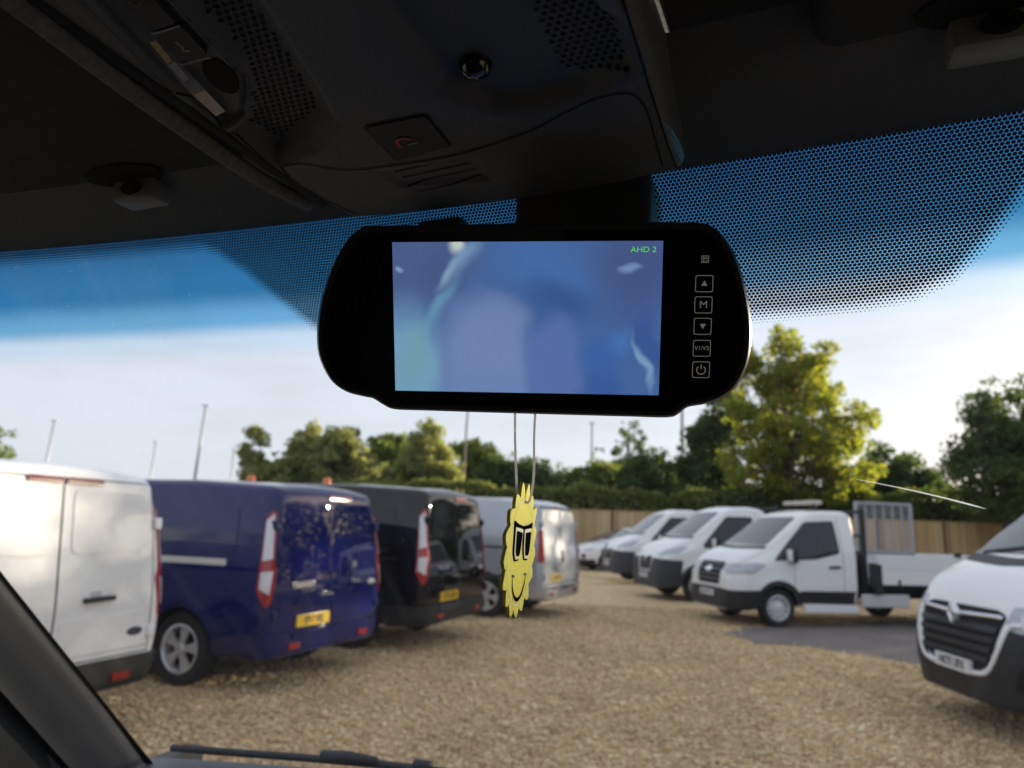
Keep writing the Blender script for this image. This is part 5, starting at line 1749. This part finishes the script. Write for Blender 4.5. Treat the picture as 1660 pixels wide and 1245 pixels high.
def screen_mat():
    m = bpy.data.materials.new('screen_picture')
    m.use_nodes = True
    nt = m.node_tree
    nt.nodes.clear()
    N = nt.nodes.new
    co = N('ShaderNodeTexCoord')
    nz_ = N('ShaderNodeTexNoise')
    nz_.inputs['Scale'].default_value = 22
    nz_.inputs['Detail'].default_value = 3
    nt.links.new(co.outputs['Object'], nz_.inputs['Vector'])
    wob = N('ShaderNodeMix')
    wob.data_type = 'VECTOR'
    wob.inputs[0].default_value = 0.022
    nt.links.new(co.outputs['Object'], wob.inputs[4])
    nt.links.new(nz_.outputs['Color'], wob.inputs[5])
    cur = None
    W_, H_ = .155, .0872
    def sock():
        return wob.outputs[1]
    def P(s, t):
        return (-W_ / 2 + s * W_, -H_ / 2 + t * H_)
    def blob(s, t, rx, ry, rot, col, amt, hard):
        nonlocal cur
        x, y = P(s, t)
        # noise vector is centred on .5 and mixed in by 5.5 per cent
        f = .978
        mp = N('ShaderNodeMapping')
        mp.vector_type = 'TEXTURE'
        mp.inputs['Location'].default_value = (x * f + .011, y * f + .011, .011)
        mp.inputs['Rotation'].default_value = (0, 0, rad(rot))
        mp.inputs['Scale'].default_value = (rx * W_, ry * W_, 1)
        nt.links.new(sock(), mp.inputs[0])
        sp = N('ShaderNodeSeparateXYZ')
        nt.links.new(mp.outputs[0], sp.inputs[0])
        cb = N('ShaderNodeCombineXYZ')
        nt.links.new(sp.outputs[0], cb.inputs[0])
        nt.links.new(sp.outputs[1], cb.inputs[1])
        ln = N('ShaderNodeVectorMath')
        ln.operation = 'LENGTH'
        nt.links.new(cb.outputs[0], ln.inputs[0])
        mr = N('ShaderNodeMapRange')
        mr.interpolation_type = 'SMOOTHSTEP'
        mr.inputs[1].default_value = 1
        mr.inputs[2].default_value = hard
        mr.inputs[3].default_value = 0
        mr.inputs[4].default_value = amt
        nt.links.new(ln.outputs['Value'], mr.inputs[0])
        mx_ = N('ShaderNodeMix')
        mx_.data_type = 'RGBA'
        nt.links.new(mr.outputs[0], mx_.inputs[0])
        if cur is None:
            mx_.inputs[6].default_value = srgb(62, 92, 150) + (1,)
        else:
            nt.links.new(cur, mx_.inputs[6])
        mx_.inputs[7].default_value = srgb(*col) + (1,)
        cur = mx_.outputs[2]
    blob(.10, .95, .30, .28, 0, (70, 80, 128), .95, .45)        # slate corner
    blob(.20, .80, .13, .10, 0, (62, 72, 122), .8, .2)
    blob(.55, .85, .28, .16, -25, (62, 102, 168), .9, .1)       # saturated blue
    blob(.62, .62, .22, .12, -20, (40, 72, 134), .95, .1)
    blob(.92, .85, .24, .34, 0, (60, 66, 118), .9, .1)
    blob(.05, .10, .20, .36, 0, (120, 164, 190), .98, .35)      # pale teal side
    blob(.07, .28, .055, .20, -14, (116, 165, 162), .6, .0)    # greenish streak
    blob(.19, .60, .04, .20, -38, (108, 160, 184), .75, .0)
    blob(.36, .22, .23, .30, 10, (116, 134, 180), .98, .5)     # pale body
    blob(.42, .48, .13, .13, 0, (114, 132, 178), .95, .3)
    blob(.36, .02, .24, .12, 0, (110, 132, 184), .9, .3)
    blob(.62, .18, .14, .22, 0, (86, 108, 170), .9, .5)
    blob(.80, .24, .13, .13, 0, (48, 88, 160), .9, .1)
    blob(.88, .36, .09, .07, 0, (62, 112, 182), .8, .0)
    blob(.80, .05, .12, .09, 0, (44, 78, 150), .9, .3)
    blob(.97, .32, .06, .16, 12, (44, 70, 140), .9, .3)
    blob(.955, .20, .018, .15, 14, (140, 182, 215), .75, .0)     # bright rim of the wheel arch
    blob(.255, .955, .045, .035, -30, (208, 216, 206), 1.0, .3)
    blob(.29, .90, .045, .12, -40, (130, 165, 198), .7, .0)
    blob(.23, .80, .024, .11, -40, (150, 182, 205), .7, .0)
    blob(.04, .83, .022, .018, 0, (140, 170, 205), .9, .1)
    blob(.885, .815, .05, .02, 0, (130, 160, 205), .75, .1)
    gm = N('ShaderNodeMix')
    gm.data_type = 'RGBA'
    gm.inputs[0].default_value = .24
    nt.links.new(cur, gm.inputs[6])
    gm.inputs[7].default_value = srgb(84, 116, 152) + (1,)
    cur = gm.outputs[2]
    em = N('ShaderNodeEmission')
    em.inputs[1].default_value = 1.0 / (2 ** EXPO)
    nt.links.new(cur, em.inputs[0])
    o = N('ShaderNodeOutputMaterial')
    nt.links.new(em.outputs[0], o.inputs['Surface'])
    return m
scr = mk('screen', [(-.0775, -.0436, .0008), (.0775, -.0436, .0008), (.0775, .0436, .0008), (-.0775, .0436, .0008)], [(0, 1, 2, 3)], screen_mat(), mir)
est = 1.0 / (2 ** EXPO)
grn = M('screen_green', (0, 0, 0), .5, var=0, emit=srgb(96, 205, 70), estr=est)
lit = M('touch_icon_grey', (.02, .02, .02), .5, var=0, emit=srgb(88, 86, 78), estr=est)
text_part('screen_text', 'AHD 2', .0044, grn, scr, Matrix.Translation((.0668, .0387, .0012)) @ Matrix.Scale(1.12, 4, (1, 0, 0)))
def touch(y, body):
    b = MB()
    o = roundpoly([(-.0049, -.0047), (.0049, -.0047), (.0049, .0047), (-.0049, .0047)], .0012)
    i = roundpoly([(-.0045, -.0043), (.0045, -.0043), (.0045, .0043), (-.0045, .0043)], .0010)
    n = len(o)
    b.add([(x + .1007, yy + y, .0007) for x, yy in o] + [(x + .1007, yy + y, .0007) for x, yy in i], [(k, (k + 1) % n, n + (k + 1) % n, n + k) for k in range(n)])
    t = b.ob('touch_button', lit, mir)
    if body == 'up':
        mk('symbol', [(.0991, y - .0012, .0008), (.1025, y - .0012, .0008), (.1008, y + .0018, .0008)], [(0, 1, 2)], lit, t)
    elif body == 'down':
        mk('symbol', [(.0991, y + .0014, .0008), (.1025, y + .0014, .0008), (.1008, y - .0016, .0008)], [(0, 2, 1)], lit, t)
    elif body == 'power':
        c = MB()
        q = np.linspace(rad(125), rad(415), 25)
        c.add([(.1007 + r * math.cos(a), y - .0002 + r * math.sin(a), .0008) for a in q for r in (.0021, .0027)], [(2 * k, 2 * k + 1, 2 * k + 3, 2 * k + 2) for k in range(24)])
        c.add([(.1004, y + .0002, .0008), (.1010, y + .0002, .0008), (.1010, y + .0030, .0008), (.1004, y + .0030, .0008)], [(0, 1, 2, 3)])
        c.ob('symbol', lit, t, fix=False)
    else:
        text_part('symbol', body, .0056 if body == 'M' else .0033, lit, t, Matrix.Translation((.1007, y, .0008)) @ Matrix.Scale(1.1 if body == 'M' else .98, 4, (1, 0, 0)))
for y, bd in ((.0199, 'up'), (.0081, 'M'), (-.0039, 'down'), (-.0163, 'V1/V2'), (-.0285, 'power')):
    touch(y, bd)
ib = MB()
def bar(x0, y0, x1, y1):
    ib.add([(.1007 + x0, .0334 + y0, .0008), (.1007 + x1, .0334 + y0, .0008), (.1007 + x1, .0334 + y1, .0008), (.1007 + x0, .0334 + y1, .0008)], [(0, 1, 2, 3)])
for q in ((-.002, -.002, -.0016, .002), (.0016, -.002, .002, .002), (-.002, .0016, .002, .002), (-.002, -.002, .002, -.0016), (-.0010, -.0016, -.0007, .0016), (-.0007, .0002, .0011, .0005), (.0009, -.0016, .0012, .0005), (-.0002, -.0016, .0001, -.0004), (-.0004, .0009, .001, .0012)):
    bar(*q)
ib.ob('icon', lit, mir, fix=False)
arm = MB()
Minv = MM.inverted()
def vanw(u, v, w):
    return Vector((u * math.cos(YAW) + v * math.sin(YAW), -u * math.sin(YAW) + v * math.cos(YAW), EYE + w))
arm.tube([(-.005, .030, -.022), (-.006, .040, -.045), tuple(Minv @ vanw(-.12, .45, .165))], [.011, .009, .011], 12)
arm.ob('mount_arm', bez, mir, True)
cl = MB()
for x in (-.05, .05):
    cl.box((x - .012, .040, -.030), (x + .012, .0525, -.004))
cl.ob('clamp', bez, mir)

# ================================================================== hanging sun
SUNP = Vector((0.0070, 0.418, 1.5655))
sun_t = thing('sun_air_freshener', 'yellow sun shaped air freshener with sunglasses and a smile hanging on a white string', 'air freshener')
SUNM = Matrix.Translation(SUNP) @ Matrix.Rotation(rad(3.5), 4, 'Y') @ Matrix.Rotation(rad(75), 4, 'Z')
sun_t.matrix_world = SUNM
yel = M('yellow_card', (.90, .74, .05), .65, var=.06, vscale=300)
yb = yel.node_tree.nodes['Principled BSDF']
yb.inputs['Subsurface Weight'].default_value = 1.0
yb.inputs['Subsurface Radius'].default_value = (1.0, .85, .25)
yb.inputs['Subsurface Scale'].default_value = .006
yel_e = M('card_edge', (.80, .68, .16), .9, var=.15, vscale=400)
wht = M('white_print', (.82, .80, .62), .6, var=0)
rs = np.random.default_rng(8)
fl = []
NS = 17
for k in range(NS):
    q0 = 2 * math.pi * k / NS + .1
    dq = 2 * math.pi / NS
    ro = .0385 + rs.uniform(-.0025, .0015)
    for f_, r_ in ((0, .0318), (.18, .0335), (.45, ro * .97), (.60, ro), (.74, ro * .965), (.90, .0345)):
        fl.append((r_ * math.cos(q0 + dq * f_) * .99, r_ * math.sin(q0 + dq * f_) * 1.0))
def sfn(a, b, h):
    return (a, -h, b)
pb = MB()
nn_ = len(fl)
pb.add([sfn(a, b, .0013) for a, b in fl] + [sfn(a, b, -.0006) for a, b in fl] + [sfn(0, 0, .0013), sfn(0, 0, -.0006)], [])
b0 = 0
fs_l = [(k, (k + 1) % nn_, 2 * nn_) for k in range(nn_)]
bk_l = [((k + 1) % nn_ + nn_, k + nn_, 2 * nn_ + 1) for k in range(nn_)]
ed_l = [(k, k + nn_, (k + 1) % nn_ + nn_, (k + 1) % nn_) for k in range(nn_)]
pb.f += fs_l + bk_l + ed_l
pb.i += [0] * len(fs_l) + [0] * len(bk_l) + [1] * len(ed_l)
pb.ob('sun_card', [yel, yel_e], sun_t)
def ring2(name, outer, inner, h, mat):
    b = MB()
    n = len(outer)
    b.add([sfn(x, y, h) for x, y in outer] + [sfn(x, y, h) for x, y in inner], [(k, (k + 1) % n, n + (k + 1) % n, n + k) for k in range(n)])
    return b.ob(name, mat, sun_t)
def flat(name, poly, h, mat, parent=None, dpt=.0003):
    b = MB()
    b.prism(poly, h, h + dpt, 0, sfn)
    return b.ob(name, mat, parent or sun_t)
prt = M('print_dark', (.006, .0055, .006), 1.0, var=.05, spec=0.0)
cc = lambda r: [(r * math.cos(q), r * math.sin(q) * 1.05) for q in np.linspace(0, 6.2832, 49)[:-1]]
ring2('face_outline', cc(.0282), cc(.0275), .0015, wht)
gl_b = flat('sunglasses', roundpoly([(-.0218, .0170), (-.012, .0152), (0, .0142), (.012, .0152), (.0218, .0170), (.0208, .0115), (.0192, -.0012), (.015, -.0052), (.006, -.0048), (.0026, .0008), (0, .0080), (-.0026, .0008), (-.006, -.0048), (-.015, -.0052), (-.0192, -.0012), (-.0208, .0115)], .0015), .0014, prt)
for s in (1, -1):
    o_ = roundpoly([(s * .0017, .0124), (s * .0190, .0134), (s * .0176, -.0010), (s * .0143, -.0042), (s * .0064, -.0038), (s * .0036, .0012)], .0015)
    i_ = roundpoly([(s * .0042, .0106), (s * .0168, .0114), (s * .0156, -.0002), (s * .0130, -.0024), (s * .0076, -.0022), (s * .0058, .0022)], .0015)
    flat('lens_border', o_, .0018, wht, gl_b)
    flat('lens', i_, .0022, prt, gl_b)
sm_p = smoothpath([(-.0150, -.0125), (-.0135, -.0185), (-.008, -.0240), (0, -.0262), (.008, -.0240), (.0135, -.0185), (.0150, -.0125)], 6)
vs, fs = [], []
for k, p in enumerate(sm_p):
    t = (sm_p[min(k + 1, len(sm_p) - 1)] - sm_p[max(k - 1, 0)]).normalized()
    wd_ = .0004 + .0007 * math.sin(math.pi * k / (len(sm_p) - 1))
    q = Vector((-t.y, t.x)) * wd_
    vs += [sfn(p.x + q.x, p.y + q.y, .0016), sfn(p.x - q.x, p.y - q.y, .0016)]
fs = [(2 * k, 2 * k + 1, 2 * k + 3, 2 * k + 2) for k in range(len(sm_p) - 1)]
mk('smile', vs, fs, prt, sun_t)
for s in (1, -1):
    flat('cheek_line', [(s * .0140 - .0025, -.0120), (s * .0140 + .0025, -.0128), (s * .0140 + .0020, -.0138), (s * .0140 - .0020, -.0132)], .0015, ink)
stg = M('white_string', (.85, .85, .84), .8, var=.3, vscale=2000, bump=.6, bscale=3000)
nt = stg.node_tree
tl_ = nt.nodes.new('ShaderNodeBsdfTranslucent')
tl_.inputs[0].default_value = (.9, .9, .9, 1)
ms_ = nt.nodes.new('ShaderNodeMixShader')
ms_.inputs[0].default_value = .55
nt.links.new(nt.nodes['Principled BSDF'].outputs[0], ms_.inputs[1])
nt.links.new(tl_.outputs[0], ms_.inputs[2])
nt.links.new(ms_.outputs[0], nt.nodes['Material Output'].inputs['Surface'])
sb = MB()
toL = SUNM.inverted()
hole = Vector((0, 0, .0285))
def mw(x, y, z):
    return toL @ (MM @ Vector((x, y, z)))
A1, A2 = mw(-.0062, -.0545, -.006), mw(.0060, -.0545, -.006)
sb.tube(smoothpath([A1, A1.lerp(hole + Vector((0, .004, 0)), .35) + Vector((-.0012, 0, 0)), A1.lerp(hole + Vector((0, .004, 0)), .7), hole + Vector((-.001, .0035, .001)), hole + Vector((0, .0005, -.001))], 6), .00075, 8)
sb.tube(smoothpath([A2, A2.lerp(hole + Vector((.0, -.004, 0)), .3) + Vector((.0008, 0, 0)), A2.lerp(hole + Vector((0, -.004, 0)), .72) + Vector((.001, -.001, 0)), hole + Vector((.001, -.0035, .001)), hole + Vector((0, -.0005, -.001))], 6), .00075, 8)
sb.ob('string', stg, sun_t, True)
